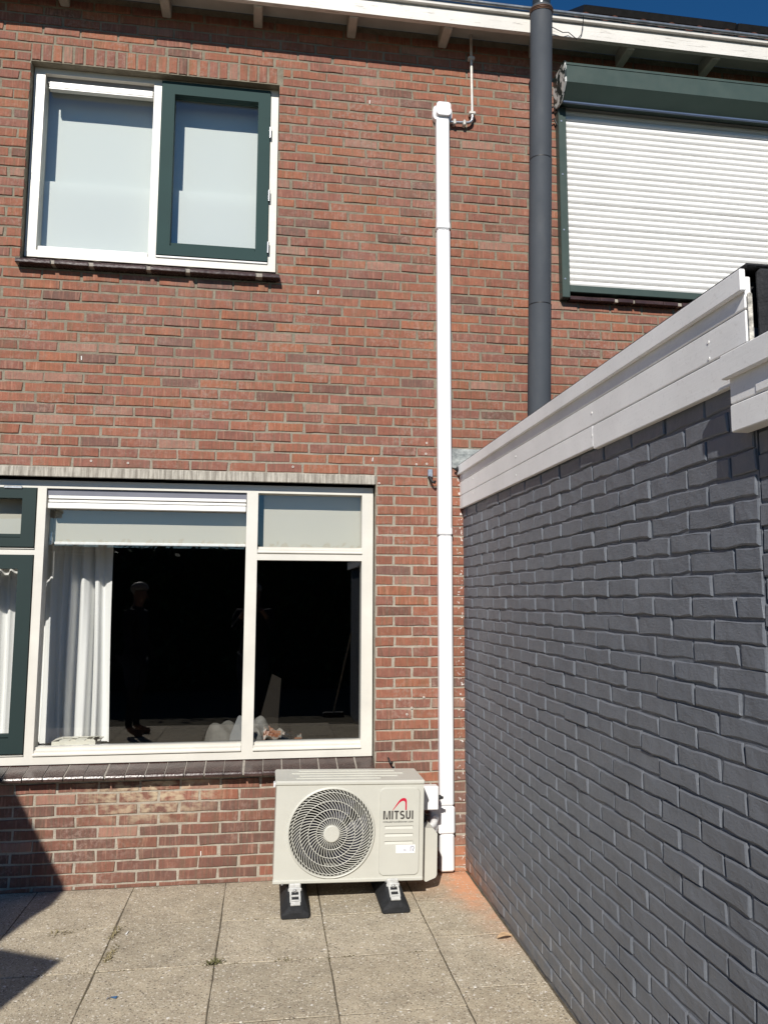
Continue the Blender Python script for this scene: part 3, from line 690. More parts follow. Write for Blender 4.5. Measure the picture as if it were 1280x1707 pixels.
board(ob2, 1.112, 1.1305, -6.3, -2.856, 2.120, 2.182, nm='edge_trim')
B(1.132, 4.6, -6.3, -2.91, 2.130, 2.150).build('roof_felt', FELT, ob2)
B(1.178, 1.30, -6.3, -2.93, 1.986, 2.128).build('fascia_backing', FELT, ob2)

# ------------------------------------------------------------------ roller shutter
rs_ = thing('roller_shutter', 'closed white slatted roller shutter in a dark green metal casing', 'roller shutter', (1.85, 0, 3.5))
SX0, SX1 = 1.828, 3.74
sl = MB().prism([(-.030, .0005), (-.0405, .006), (-.0445, .014), (-.0445, .026), (-.0405, .0345), (-.031, .0395), (-.028, .0395), (-.028, .0005)], 'x', SX0 + .03, SX1 - .03)
slm = sl.mesh('slat', SHUT)
for i in range(31): inst('slat', slm, rs_, (0, 0, 3.585 + .0405 * i), (random.uniform(-.03, .03), random.uniform(-.0006, .0006), 0))
for x0, x1 in ((SX0, SX0 + .052), (SX1 - .052, SX1)):
    gd = B(x0, x1, -.062, .0, 3.497, 4.80, ch=.004).build('guide_rail', GREENM, rs_)
    for z in (4.70, 4.33, 3.95, 3.62): MB().tube([((x0 + x1) / 2 - .008, -.0645, z), ((x0 + x1) / 2 - .008, -.061, z)], .006, 8).build('screw', STEEL, gd)
B(SX0 + .052, SX1 - .052, -.052, -.004, 3.540, 3.587, ch=.003).build('bottom_bar', GREENM, rs_)
kk = NB('patchy_end_cap'); ECAP = kk.fin(kk.mix(kk.ramp(kk.noise((16, 16, 11), 4, .6), .50, .54), (.014, .024, .022), (.62, .62, .60)), .45, .5)  # white noise patches over the dark green cap
bx = MB().prism([(.0, 5.02), (-.195, 5.02), (-.200, 5.012), (-.200, 4.882), (-.128, 4.800), (-.118, 4.800), (-.118, 4.812), (.0, 4.812)], 'x', SX0 + .004, SX1)
bx = bx.build('shutter_box', GREENM, rs_)
MB().box(SX0 + .004, SX1, -.2035, -.1995, 4.998, 5.004).build('box_seam', GREENM, bx)
MB().box(SX0 + .008, SX1, -.132, -.119, 4.786, 4.799, .002).build('box_edge_strip', simple('strip_reflection_blue', (.08, .11, .18), .35, .4), bx)  # blue-grey reflection on the lower edge, painted as the strip's colour
MB().prism([(.0, 5.024), (-.20, 5.024), (-.206, 5.014), (-.206, 4.878), (-.128, 4.792), (.0, 4.79)], 'x', SX0 - .010, SX0 + .003).build('end_cap', ECAP, bx)
sill(rs_, 1.885, 3.70, .107, 3.536, 3.488, .0, -.052, .030)

# ------------------------------------------------------------------ flue pipe
fl = thing('flue_pipe', 'thick dark grey flue pipe rising in front of the gutter between window and shutter', 'flue', (1.575, -.275, 2.25))
def fpt(z): t = (z - 2.25) / 2.95; return (1.572 + .044 * t, -.262 - .085 * t, z)
def fseg(z0, z1, r0, r1, nm, mat=FLUEM): MB().tube([fpt(z0), fpt((z0 + z1) / 2), fpt(z1)], r0, 28, rads=[r0, (r0 + r1) / 2, r1]).build(nm, mat, fl, smooth=True)
fseg(2.26, 3.33, .0685, .0685, 'pipe_section'); fseg(3.33, 4.245, .0665, .0685, 'pipe_section'); fseg(4.245, 5.235, .0665, .0685, 'pipe_section'); fseg(5.235, 5.9, .056, .056, 'pipe_section', FLUED)
for z in (3.333, 4.248): MB().tube([fpt(z - .003), fpt(z + .003)], .0692, 28).build('joint_ring', BLACK, fl, smooth=True)
wr = []
for i in range(60):
    t = i / 59; a = t * 2 * PI * 3; c = fpt(5.20 + .03 * t + .015 * math.sin(a)); wr.append((c[0] + .0705 * math.cos(a), c[1] + .0705 * math.sin(a), c[2]))
MB().tube(wr, .0035, 5).build('binding_wire', simple('rusty_wire', (.16, .09, .06), .6, .4, .4), fl, smooth=True)
ww = MB().tube([(1.69, -.25, 5.22), (1.80, -.235, 5.19), (1.84, -.23, 5.20), (1.90, -.222, 5.165), (1.93, -.224, 5.20), (1.935, -.245, 5.27), (1.93, -.262, 5.30)], .0028, 5).build('loose_wire', BLACK, org=(1.8, -.23, 5.2), smooth=True)
tag(ww, 'thin dark wire hanging loose on the gutter board beside the flue', 'wire')
ch = MB().tube([(1.765, -.02, 4.83), (1.785, -.03, 4.805), (1.81, -.03, 4.82), (1.825, -.04, 4.79)], .006, 6).tube([(1.77, -.02, 4.745), (1.79, -.03, 4.72), (1.81, -.03, 4.735), (1.83, -.03, 4.69)], .006, 6).build('cable_bundle', BLACK, org=(1.79, 0, 4.75), smooth=True)
tag(ch, 'two short dark cable ends between the flue and the shutter box', 'cable')

# ------------------------------------------------------------------ white duct on the wall
du = thing('pipe_duct', 'tall white plastic pipe duct running up the brick wall beside the painted wall', 'pipe duct', (1.053, 0, 0))
def dsec(z0, z1, nm='duct_section', e=0., d=.0): B(1.0115 - e, 1.0955 + e, -.060 - d, -.004, z0, z1, ch=.009).build(nm, WHITEP, du)
dsec(.014, .222); dsec(.380, 1.955); dsec(1.985, 3.895); dsec(3.925, 4.66)
dsec(1.9565, 2.005, 'coupling', .0022, .0022); dsec(3.8965, 3.945, 'coupling', .0022, .0022)
dsec(.2235, .3785, 'tee_piece', .004, .004)
tee = MB().prism([(1.012, .385), (.985, .362), (.958, .352), (.958, .258), (.985, .250), (1.000, .236), (1.012, .226)], 'y', -.062, -.006).build('tee_branch', WHITEP, du)
capv = MB().prism(rr(.992, 1.115, 4.640, 4.740, .030, 5), 'y', -.040, -.003).prism(rr(1.008, 1.100, 4.655, 4.743, .02, 5), 'y', -.078, -.036); capv.build('end_cap', WHITEP, du)

# ------------------------------------------------------------------ conduit
co = thing('conduit', 'thin pale metal conduit dropping from the soffit and bending to the duct cap', 'conduit', (1.25, 0, 4.65))
cp = [(1.250, -.028, 5.262), (1.254, -.028, 4.70), (1.254, -.028, 4.685)] + [(1.254 - .035 * (1 - math.cos(a)), -.028, 4.682 - .035 * math.sin(a)) for a in (.4, .8, 1.2, 1.57)] + [(1.105, -.028, 4.640)]
MB().tube(cp[:2], .0095, 12).build('pipe', CONDM, co, smooth=True)
MB().tube(cp[1:], .0098, 12).build('bend', STEEL, co, smooth=True)
for p in ((1.2515, 5.10), (1.254, 4.715)): MB().box(p[0] - .022, p[0] + .022, -.042, -.002, p[1] - .012, p[1] + .012, .006).build('pipe_clip', CONDM, co)
for x in (1.135, 1.20): MB().box(x - .009, x + .009, -.044, -.002, 4.622, 4.660, .005).build('pipe_clip', CONDM, co)

# ------------------------------------------------------------------ wall hooks
def hook(label, x, z, s, drk):
    t = thing('wall_hook', label, 'hook', (x, 0, z), 'small hooks on the brick wall')
    if not drk: B(x - .011 * s, x + .013 * s, -.022, -.002, z - .002, z + .038 * s, ch=.003).build('plate', STEEL, t)
    MB().tube([(x - .004 * s, -.02, z), (x, -.032, z - .012 * s), (x + .010 * s, -.04, z - .030 * s), (x + .017 * s, -.046, z - .034 * s), (x + .020 * s, -.05, z - .022 * s)], .006 * s, 8).build('arm', BLACK, t, smooth=True)
hook('small steel hook with black arm on the bricks left of the duct', .968, 2.318, 1.25, False)
hook('little black hook on the bricks just above the air conditioner', .716, .655, .85, True)

# ------------------------------------------------------------------ air conditioner
TILT = .021
ac = thing('air_conditioner', 'cream outdoor air conditioning unit with round fan grille on black feet', 'air conditioner', (.44, -.27, .108))
ac.rotation_euler = (0, TILT, 0)
AX0, AX1, AY0, AY1, AZ0, AZ1 = .056, .834, -.42, -.135, .112, .612
GC, GZ, GR = .347, .362, .226
MB().plate(rr(AX0, AX1, AZ0, AZ1, .010, 3), [circ(GC, GZ, GR - .004, 64)], 'y', AY0, AY0 + .012).build('front_panel', ACMAT, ac)
shell = MB(); shell.box(AX0, AX0 + .012, AY0 + .0125, AY1, AZ0, AZ1, .003); shell.box(AX1 - .012, AX1, AY0 + .0125, AY1, AZ0, AZ1, .003); shell.box(AX0 + .0125, AX1 - .0125, AY0 + .0125, AY1, AZ0, AZ0 + .012)
shell.build('casing', ACMAT, ac)
B(AX0 - .003, AX1 + .002, AY0 - .007, AY0 + .03, AZ0 + .001, AZ0 + .020, ch=.004).build('base_pan', ACMAT, ac)
top = MB(); top.box(AX0 - .006, AX1 + .006, AY0 - .007, AY1 + .005, AZ1 - .012, AZ1 + .012, .007)
top = top.build('top_cover', ACMAT, ac)
for x0, x1, y0, y1 in ((AX0 + .10, AX1 - .22, -.375, -.345), (AX0 + .12, AX1 - .12, -.318, -.288), (AX0 + .08, AX1 - .08, -.260, -.230), (AX0 + .12, AX1 - .12, -.200, -.172)):
    MB().prism(rr(x0, x1, y0, y1, .012, 3), 'z', AZ1 + .0115, AZ1 + .0165).build('pressed_rib', ACMAT, top)
MB().box(AX0 - .016, AX0 - .005, AY0 - .002, AY0 + .05, AZ1 - .022, AZ1 + .004, .005).build('corner_clip', WHITEP, ac)
# raised access panel with three louvres
px0, px1, pz0, pz1 = .598, .813, .142, .586
slots = [(.626, .778, .392 - .0385 * i) for i in range(3)]
AP = MB().plate(rr(px0 + .004, px1 - .004, pz0 + .004, pz1 - .004, .024, 6), [rr(a, b, z - .017, z, .0035, 2) for a, b, z in slots], 'y', AY0 - .0075, AY0 - .001)
ap = AP.build('access_panel', ACMAT, ac)
outp = rr(px0, px1, pz0, pz1, .028, 6); inp = rr(px0 + .004, px1 - .004, pz0 + .004, pz1 - .004, .024, 6); n = len(outp)
MB().add([(u, AY0 - .0005, v) for u, v in outp] + [(u, AY0 - .0075, v) for u, v in inp], [(i, (i + 1) % n, (i + 1) % n + n, i + n) for i in range(n)]).build('panel_edge', ACMAT, ap)
for a, b, z in slots:
    MB().prism([(AY0 - .0085, z - .0165), (AY0 - .0005, z - .002), (AY0 + .002, z - .002), (AY0 + .002, z - .017)], 'x', a + .001, b - .001).build('louvre', ACMAT, ap)
# grille
gr_ = MB()
ringy = lambda r: AY0 - .004 - .020 * max(0, 1 - (r / GR) ** 2) ** .6
for r, th in ((GR - .003, .0040), (.204, .0017), (.163, .0017), (.121, .0017), (.079, .0017)):
    gr_.tube([(GC + r * math.cos(2 * PI * i / 72), ringy(r), GZ + r * math.sin(2 * PI * i / 72)) for i in range(73)], th, 6, caps=False)
def swirl(t): return .85 * t ** 1.5
for nb, ra, rb, ph in ((36, .040, .079, 0.), (44, .079, .121, .5), (54, .121, .163, .2), (66, .163, GR - .004, .6)):
    for i in range(nb):
        a0 = 2 * PI * (i + ph * .5) / nb; pts = []
        for j in range(7):
            r = ra + (rb - ra) * j / 6; t = (r - .04) / (GR - .044); a = a0 + swirl(t)
            pts.append((GC + r * math.cos(a), ringy(r) + .003, GZ + r * math.sin(a)))
        vs = []; fs = []
        for j, p in enumerate(pts):
            q = pts[min(j + 1, 6)]; o_ = pts[max(j - 1, 0)]; dx, dz = q[0] - o_[0], q[2] - o_[2]; l = math.hypot(dx, dz); nx, nz = -dz / l * .0016, dx / l * .0016
            vs += [(p[0] - nx, p[1], p[2] - nz), (p[0] + nx, p[1], p[2] + nz), (p[0] + nx, p[1] + .004, p[2] + nz), (p[0] - nx, p[1] + .004, p[2] - nz)]
        for j in range(6):
            for e in range(4): fs.append((j * 4 + e, j * 4 + (e + 1) % 4, j * 4 + 4 + (e + 1) % 4, j * 4 + 4 + e))
        gr_.add(vs, fs)
# rim of the grille, a turned bead standing proud of the panel
prof = [(GR + .005, AY0 - .0005), (GR + .003, AY0 - .003), (GR - .002, AY0 - .0045), (GR - .007, AY0 - .003), (GR - .008, AY0 + .006)]
nR = 72; vs = [(GC + r * math.cos(2 * PI * i / nR), y, GZ + r * math.sin(2 * PI * i / nR)) for i in range(nR) for r, y in prof]; kP = len(prof)
rim = MB().add(vs, [(i * kP + j, ((i + 1) % nR) * kP + j, ((i + 1) % nR) * kP + j + 1, i * kP + j + 1) for i in range(nR) for j in range(kP - 1)])
gro = gr_.build('fan_grille', WHITEM if False else ACMAT, ac)
rim.build('grille_rim', ACMAT, gro, smooth=True)
MB().tube([(GC, AY0 - .030, GZ), (GC, AY0 - .026, GZ), (GC, AY0 - .012, GZ)], .043, 36, rads=[.038, .043, .043]).build('hub_cap', ACMAT, gro)
MB().tube([(GC, AY0 + .013, GZ), (GC, AY0 + .17, GZ)], GR - .003, 48, caps=False).build('shroud', ACDARK, ac, fix=False)
B(AX0 + .02, AX1 - .25, AY1 - .03, AY1 - .012, AZ0 + .02, AZ1 - .03).build('coil', FINM, ac)
fan = MB()
for b in range(3):
    a0 = 2 * PI * b / 3 + .5; vs = []; fs = []
    for i in range(9):
        for j in range(5):
            r = .05 + .155 * j / 4; a = a0 + 1.55 * i / 8 + .35 * j / 4; vs.append((GC + r * math.cos(a), AY0 + .06 + .075 * i / 8, GZ + r * math.sin(a)))
    for i in range(8):
        for j in range(4): fs.append((i * 5 + j, i * 5 + j + 1, i * 5 + j + 6, i * 5 + j + 5))
    fan.add(vs, fs)
fan.tube([(GC, AY0 + .05, GZ), (GC, AY0 + .15, GZ)], .055, 20)
fan.build('fan', FANM, ac, smooth=False, fix=False)
# lettering, emblem, sticker
def text(body, x, z, h, wdt, mat, parent, y, bold=0., nm='lettering'):
    cu = bpy.data.curves.new('lettering', 'FONT'); cu.body = body; cu.size = 1; cu.extrude = .0; cu.offset = bold
    to = bpy.data.objects.new('tmp', cu); C.objects.link(to); bpy.context.view_layer.update()
    me = bpy.data.meshes.new_from_object(to.evaluated_get(bpy.context.evaluated_depsgraph_get())); bpy.data.objects.remove(to); bpy.data.curves.remove(cu)
    xs = [v.co.x for v in me.vertices]; ys = [v.co.y for v in me.vertices]; mx, Mx, my, My = min(xs), max(xs), min(ys), max(ys)
    mb = MB(); mb.v = [(x + (v.co.x - mx) / (Mx - mx) * wdt, y, z + (v.co.y - my) / (My - my) * h) for v in me.vertices]; mb.f = [tuple(p.vertices) for p in me.polygons]
    bpy.data.meshes.remove(me)
    n0 = len(mb.v); mb.v += [(a, b + .0005, c) for a, b, c in mb.v]; mb.f += [tuple(i + n0 for i in reversed(f)) for f in mb.f]
    return mb.build(nm, mat, parent, fix=False)
LY = AY0 - .0083
def letters(word, x0, z0, h, wd, t):
    """plain bold capitals from strokes of width t, in cells given by their relative widths"""
    W = {'M': 1.36, 'I': .30, 'T': .86, 'S': .92, 'U': .92}; gap = .20; tot = sum(W[c] for c in word) + gap * (len(word) - 1); sc = wd / tot; mb = MB(); x = x0
    def para(a, b, c, d): mb.add([(u, LY, v) for u, v in (a, b, c, d)] + [(u, LY + .0006, v) for u, v in (a, b, c, d)], [(0, 1, 2, 3), (4, 7, 6, 5), (0, 4, 5, 1), (1, 5, 6, 2), (2, 6, 7, 3), (3, 7, 4, 0)])
    def bar(xa, xb, za, zb): para((xa, za), (xb, za), (xb, zb), (xa, zb))
    def arc(pts):
        for a, b in zip(pts, pts[1:]):
            para((a[0], a[1]), (b[0], b[1]), (b[2], b[3]), (a[2], a[3]))
    for c in word:
        w_ = W[c] * sc; z1 = z0 + h
        if c == 'I': bar(x + w_ / 2 - t / 2, x + w_ / 2 + t / 2, z0, z1)
        elif c == 'T': bar(x, x + w_, z1 - t, z1); bar(x + w_ / 2 - t / 2, x + w_ / 2 + t / 2, z0, z1 - t)
        elif c == 'M':
            bar(x, x + t, z0, z1); bar(x + w_ - t, x + w_, z0, z1); xm = x + w_ / 2
            para((xm - t * .55, z0), (xm, z0), (x + t * 1.35, z1), (x + t * .0 + t, z1 - .002)); para((xm, z0), (xm + t * .55, z0), (x + w_ - t, z1 - .002), (x + w_ - t * 1.35, z1))
            para((xm - t * .55, z0), (xm + t * .55, z0), (xm + t * .3, z0 + t * 1.2), (xm - t * .3, z0 + t * 1.2))
        elif c == 'U':
            r = w_ / 2; bar(x, x + t, z0 + r, z1); bar(x + w_ - t, x + w_, z0 + r, z1)
            arc([(x + r + r * math.cos(a), z0 + r + r * math.sin(a), x + r + (r - t) * math.cos(a), z0 + r + (r - t) * math.sin(a)) for a in [PI + PI * i / 14 for i in range(15)]])
        elif c == 'S':
            r = h / 4 + t / 4; rx = w_ / 2; pts = []
            for a in [math.radians(35 + 235 * i / 14) for i in range(15)]: pts.append((x + rx + rx * math.cos(a), z1 - r + r * math.sin(a), x + rx + (rx - t) * math.cos(a), z1 - r + (r - t) * math.sin(a)))
            for a in [math.radians(90 - 235 * i / 14) for i in range(15)]: pts.append((x + rx + (rx - t) * math.cos(a), z0 + r + (r - t) * math.sin(a), x + rx + rx * math.cos(a), z0 + r + r * math.sin(a)))
            arc(pts)
        x += w_ + gap * sc
    return mb.build('lettering', INK, ap, fix=False)
letters('MITSUI', .617, .4255, .0435, .160, .0079)
text('mitsuiairconditioner.com', .617, .4085, .0105, .160, INK, ap, LY, .004)
def bez(p0, p1, p2, p3, n=10):
    return [tuple((1 - t) ** 3 * a + 3 * (1 - t) ** 2 * t * b + 3 * (1 - t) * t * t * c + t ** 3 * d for a, b, c, d in zip(p0, p1, p2, p3)) for t in [i / n for i in range(n + 1)]]
o1 = bez((0, 0), (.030, .044), (.040, .0615), (.059, .0615)) + bez((.059, .0615), (.073, .0615), (.0755, .052), (.0755, .034), 8)[1:] + [(.0755, 0.0), (.0675, 0.0), (.0675, .034)]
o2 = bez((.0675, .034), (.066, .045), (.061, .047), (.054, .047), 6)[1:] + bez((.054, .047), (.042, .046), (.030, .032), (.003, 0), 8)[1:]
poly = [(.666 + u, .472 + v) for u, v in o1 + o2]
MB().plate(poly, [], 'y', LY, LY + .0006).build('logo', WALLRED, ap)
MB().plate(rect(.688, .790, .2545, .2955), [], 'y', LY, LY + .0006).build('sticker', STICK, ap)
st_ = [o for o in ap.children if o.name.startswith('sticker')][0]
for i in range(3): MB().plate(rect(.727, .742 + .008 * (i == 2), .2725 - .0045 * i, .2737 - .0045 * i), [], 'y', LY - .0007, LY - .0002).build('print_line', INKB, st_)
def stroke(pts, wd):
    v = []; 
    for i, (u, z) in enumerate(pts):
        a = pts[max(i - 1, 0)]; b = pts[min(i + 1, len(pts) - 1)]; dx, dz = b[0] - a[0], b[1] - a[1]; l = math.hypot(dx, dz) or 1; v.append((u - dz / l * wd, z + dx / l * wd, u + dz / l * wd, z - dx / l * wd))
    vs = [(q[0], LY - .0007, q[1]) for q in v] + [(q[2], LY - .0007, q[3]) for q in v]; n = len(v)
    return vs, [(i, i + 1, i + 1 + n, i + n) for i in range(n - 1)]
em = MB()
for off in (0, .0035):
    em.add(*stroke([(.764 + off, .2615), (.764 + off, .279)] + [(.774 + (.0105 - off) * math.cos(a), .2795 + (.0105 - off) * math.sin(a)) for a in [PI - PI * 1.25 * i / 12 for i in range(13)]] + [(.775, .2705), (.7765 + off, .2665), (.786 - .3 * off, .2615)], .0008))
em.build('logo', INKB, st_, fix=False)
# service cover, switch box, pipes on the right side
sc_ = MB(); sc_.prism([(.8345, .104), (.870, .074), (.922, .094), (.930, .108), (.930, .322), (.905, .350), (.8345, .356)], 'y', -.335, -.150)
sc_.build('service_cover', ACMAT, ac)
sw = B(.862, .957, -.235, -.175, .418, .545, ch=.005).build('switch_box', WHITEP, ac)
B(.838, .866, -.225, -.185, .44, .53, ch=.004).build('switch_bracket', BLACK, sw)
MB().tube([(.957, -.205, .480), (.975, -.205, .480)], .013, 10).tube([(.975, -.205, .480), (.988, -.205, .476)], .008, 8).build('cable_gland', BLACK, sw)
MB().tube([(.86, -.19, .43), (.875, -.18, .40), (.89, -.18, .36)], .012, 8).tube([(.845, -.22, .40), (.895, -.21, .365)], .02, 6).build('cable', BLACK, ac, smooth=True)
MB().tube([(.905, -.22, .318), (.935, -.185, .322), (.965, -.10, .326), (.985, -.045, .326)], .020, 12).build('insulated_pipe', WHITEP, ac, smooth=True)
MB().tube([(.905, -.22, .282), (.935, -.185, .280), (.965, -.10, .282), (.985, -.045, .284)], .019, 12).build('insulated_pipe', WHITEP, ac, smooth=True)
for p in ((AX0 - .001, -.405, .195), (AX0 + .045, AY0 - .008, AZ0 + .003), (.638, AY0 - .008, AZ0 + .003)): MB().tube([(p[0], p[1], p[2]), (p[0], p[1] - .004, p[2])], .005, 8).build('screw', STEEL, ac)
# rubber feet
CLAMP = simple('pale_zinc_clamp', (.60, .60, .58), .4, .5, .2, .2, 60)
def foot(label, cx):
    t = thing('rubber_foot', label, 'rubber foot', (cx, -.33, 0), 'rubber feet under the air conditioner')
    sec = [(-.072, 0), (.072, 0), (.072, .022), (.040, .094), (-.040, .094), (-.072, .022)]
    vs = []
    for y, s, zt in ((-.560, .93, .035), (-.548, 1, .050), (-.470, 1, .094), (-.060, 1, .094), (-.012, 1, .05), (0.0, .93, .035)):
        yy = y - .005
        for u, z in sec: vs.append((cx + u * s if z < .03 else cx + u * s * (.55 + .45 * (zt / .094)) * 1.0 + (0), yy, min(z, zt)))
    n = 6; fs = [tuple(range(6)), tuple(range(35, 29, -1))] + [(k2 * n + i, k2 * n + (i + 1) % n, (k2 + 1) * n + (i + 1) % n, (k2 + 1) * n + i) for k2 in range(5) for i in range(n)]
    bm = bmesh.new(); vv = [bm.verts.new(v) for v in vs]
    for f in fs: bm.faces.new([vv[i] for i in f])
    bmesh.ops.recalc_face_normals(bm, faces=bm.faces); bmesh.ops.bevel(bm, geom=bm.edges[:], offset=.005, segments=1, affect='EDGES', clamp_overlap=True); bm.verts.index_update()
    mb = MB().add([v.co[:] for v in bm.verts], [[v.index for v in f.verts] for f in bm.faces]); bm.free(); mb.build('block', RUBBER, t)
    B(cx - .020, cx + .020, -.455, -.06, .0945, .0985).build('rail', STEEL, t)
    cl = MB(); cl.box(cx - .030, cx + .030, -.446, -.432, .090, .1265, .004); cl.box(cx - .034, cx + .034, -.455, -.4465, .088, .108, .003)
    def strip(xa, xb, ya, za, yb, zb):
        d = Vector((0, yb - ya, zb - za)).normalized(); nn = Vector((0, -d.z, d.y)) * (.005 if d.y < 0 else -.005); nn = -nn if nn.z < 0 else nn
        cl.add([(x, y + h * nn.y, z + h * nn.z) for x in (xa, xb) for y, z in ((ya, za), (yb, zb)) for h in (0, 1)], [(0, 1, 3, 2), (4, 6, 7, 5), (0, 4, 5, 1), (2, 3, 7, 6), (0, 2, 6, 4), (1, 5, 7, 3)])
    P0, P1 = (-.458, .0945), (-.545, .0555)
    lp = lambda t: (P0[0] + (P1[0] - P0[0]) * t, P0[1] + (P1[1] - P0[1]) * t + .003)
    strip(cx - .027, cx - .018, *lp(0), *lp(.8)); strip(cx + .018, cx + .027, *lp(0), *lp(.8))
    for tt in (.0, .34, .66): strip(cx - .0178, cx + .0178, *lp(tt), *lp(tt + .10))
    strip(cx - .024, cx + .024, *lp(.8), *lp(1.02))
    cl.build('clamp', CLAMP, t)
    MB().tube([(cx, -.4625, .098), (cx, -.468, .098)], .012, 6).tube([(cx, -.468, .098), (cx, -.473, .098)], .006, 8).build('bolt', STEEL, t)
foot('black rubber foot under the left end of the air conditioner', .167)
foot('black rubber foot under the right end of the air conditioner', .672)

# ------------------------------------------------------------------ solar panels on the right roof
def solar(label, x0, x1):
    t = thing('solar_panel', label, 'solar panel', ((x0 + x1) / 2, .0, 5.56), 'solar panels on the right roof')
    d = Vector((0, math.cos(math.radians(33)), math.sin(math.radians(33)))); u = Vector((0, -d.z, d.y)); o = Vector((0, .0, 5.555))
    def slab(xa, xb, s0, s1, h0, h1):
        return MB().add([(x, *(o + d * s + u * h)[1:]) for x in (xa, xb) for s in (s0, s1) for h in (h0, h1)], [(0, 1, 3, 2), (4, 6, 7, 5), (0, 4, 5, 1), (2, 3, 7, 6), (0, 2, 6, 4), (1, 5, 7, 3)])
    slab(x0, x1, 0, 1.7, 0, .042).build('frame', PANELF, t); slab(x0 + .02, x1 - .02, .02, 1.68, .0425, .046).build('cells', PANELG, t)
solar('black solar panel nearest the flue on the roof at top right', 2.045, 3.165)
solar('black solar panel at the right edge of the roof', 3.185, 4.305)

# ------------------------------------------------------------------ weeds and litter on the paving
WEED = simple('weed_green', (.13, .125, .055), .8, .2, 0, .35, 30); MOSS = simple('dry_moss', (.25, .21, .12), .9, .1, 0, .3, 30)
def weed(label, cx, cy, n, L, dx, dy, mat=WEED, h=.03):
    r = random.Random(int(cx * 1000)); mb = MB()
    for i in range(n):
        t = r.random(); x = cx + dx * (t - .5) + r.uniform(-.008, .008); y = cy + dy * (t - .5) + r.uniform(-.008, .008); a = r.uniform(0, 2 * PI); l = L * r.uniform(.5, 1.2); wv = .0022; z = r.uniform(.2, 1) * h
        c, s_ = math.cos(a), math.sin(a)
        mb.add([(x - s_ * wv, y + c * wv, -.004), (x + s_ * wv, y - c * wv, -.004), (x + c * l * .6 + s_ * wv, y + s_ * l * .6 - c * wv, z), (x + c * l, y + s_ * l, z * .7), (x + c * l * .6 - s_ * wv, y + s_ * l * .6 + c * wv, z)], [(0, 1, 2, 4), (4, 2, 3)])
    o = mb.build('weed', mat, org=(cx, cy, 0), fix=False); o['group'] = 'weeds in the paving joints'
    return tag(o, label, 'weed', 'weeds in the paving joints')
weed('dry tuft in the paving joint below the big window nearest the house', -.678, -.60, 60, .026, .02, .14, MOSS, .012)
weed('dry mossy weed farther along the same joint with a twig', -.655, -.83, 60, .026, .02, .16, MOSS, .012)
weed('green weed where four slabs meet in front of the big window', -.195, -.985, 40, .030, .06, .02, WEED, .022)
weed('faint green weed on the slab joint in front of the left rubber foot', .10, -.99, 18, .024, .08, .012, MOSS, .012)
weed('brown strand of roots lying on the leftmost sunlit slab', -.93, -.57, 22, .035, .08, .02, MOSS, .012)
lf = MB(); n = 9; vs = []
for i in range(n):
    t = i / (n - 1); wd = .022 * math.sin(PI * min(1, t * .92 + .06)); x = 1.085 + .075 * t; z = .006 + .010 * math.sin(PI * t)
    vs += [(x, -.93 + wd + .012 * t, z + .008), (x, -.93 + .012 * t, z), (x, -.93 - wd + .012 * t, z + .007)]
lf.add(vs, [(i * 3 + j, i * 3 + j + 1, i * 3 + j + 4, i * 3 + j + 3) for i in range(n - 1) for j in range(2)])
tag(lf.build('dry_leaf', simple('dry_leaf', (.44, .30, .18), .7, .3, 0, .3, 60), org=(1.12, -.93, 0), fix=False), 'curled dry brown leaf on the paving against the painted wall', 'leaf')
sp = MB().add([(-.600, -1.245, .003), (-.585, -1.232, .010), (-.560, -1.238, .004), (-.555, -1.222, .008), (-.578, -1.218, .003), (-.592, -1.226, .006)], [(0, 1, 5), (1, 2, 3), (1, 3, 4), (1, 4, 5)])
tag(sp.build('plastic_scrap', simple('blue_plastic', (.05, .12, .24), .4, .5), org=(-.578, -1.232, 0), fix=False), 'tiny crumpled blue scrap lying on the paving', 'litter')
wc = MB().add([(-.632, -.63, .002), (-.622, -.634, .004), (-.618, -.602, .008), (-.626, -.60, .003)], [(0, 1, 2, 3)])
tag(wc.build('paper_scrap', simple('white_scrap', (.8, .79, .76), .5, .4), org=(-.625, -.615, 0), fix=False), 'tiny white chip beside the dry tuft in the paving joint', 'litter')
rn = random.Random(17); ms = MB()
for i in range(520):
    if rn.random() < .55: x = rn.choice(cols[6:11]) + rn.gauss(0, .003); y = rn.uniform(-1.9, -.02)
    else: y = rn.choice(rows[1:4]) + rn.gauss(0, .003); x = rn.uniform(-1.4, .8)
    if math.sin(x * 7 + 1) + math.sin(y * 5.3) < .2: continue
    r = rn.uniform(.002, .006); z = rn.uniform(.001, .004)
    ms.add([(x - r, y - r * .6, -.001), (x + r, y - r * .7, -.001), (x + r * .7, y + r, -.001), (x - r * .8, y + r * .8, -.001), (x, y, z)], [(0, 1, 4), (1, 2, 4), (2, 3, 4), (3, 0, 4)])
ms = ms.build('moss', simple('joint_moss', (.10, .085, .045), .9, .1, 0, .4, 30), fix=False); ms['kind'] = 'stuff'
# crumbs of stone and mortar on the slabs
rn = random.Random(5); gm = MB()
for i in range(900):
    x = rn.uniform(-1.5, 1.16); y = rn.uniform(-2.0, -.02); s_ = rn.uniform(.0012, .0038)
    if rn.random() < .35: x = 1.16 - abs(rn.gauss(0, .08)); y = rn.uniform(-1.6, -.02)
    a = rn.uniform(0, 6); c, q = math.cos(a) * s_, math.sin(a) * s_
    gm.add([(x + c, y + q, .0002), (x - q, y + c, .0002), (x - c, y - q * .8, .0002), (x + q, y - c, .0002), (x, y, s_ * .9)], [(0, 1, 4), (1, 2, 4), (2, 3, 4), (3, 0, 4)])
gm = gm.build('grit', simple('grit', (.50, .45, .38), .9, .2, 0, .5, 25), fix=False); gm['kind'] = 'stuff'

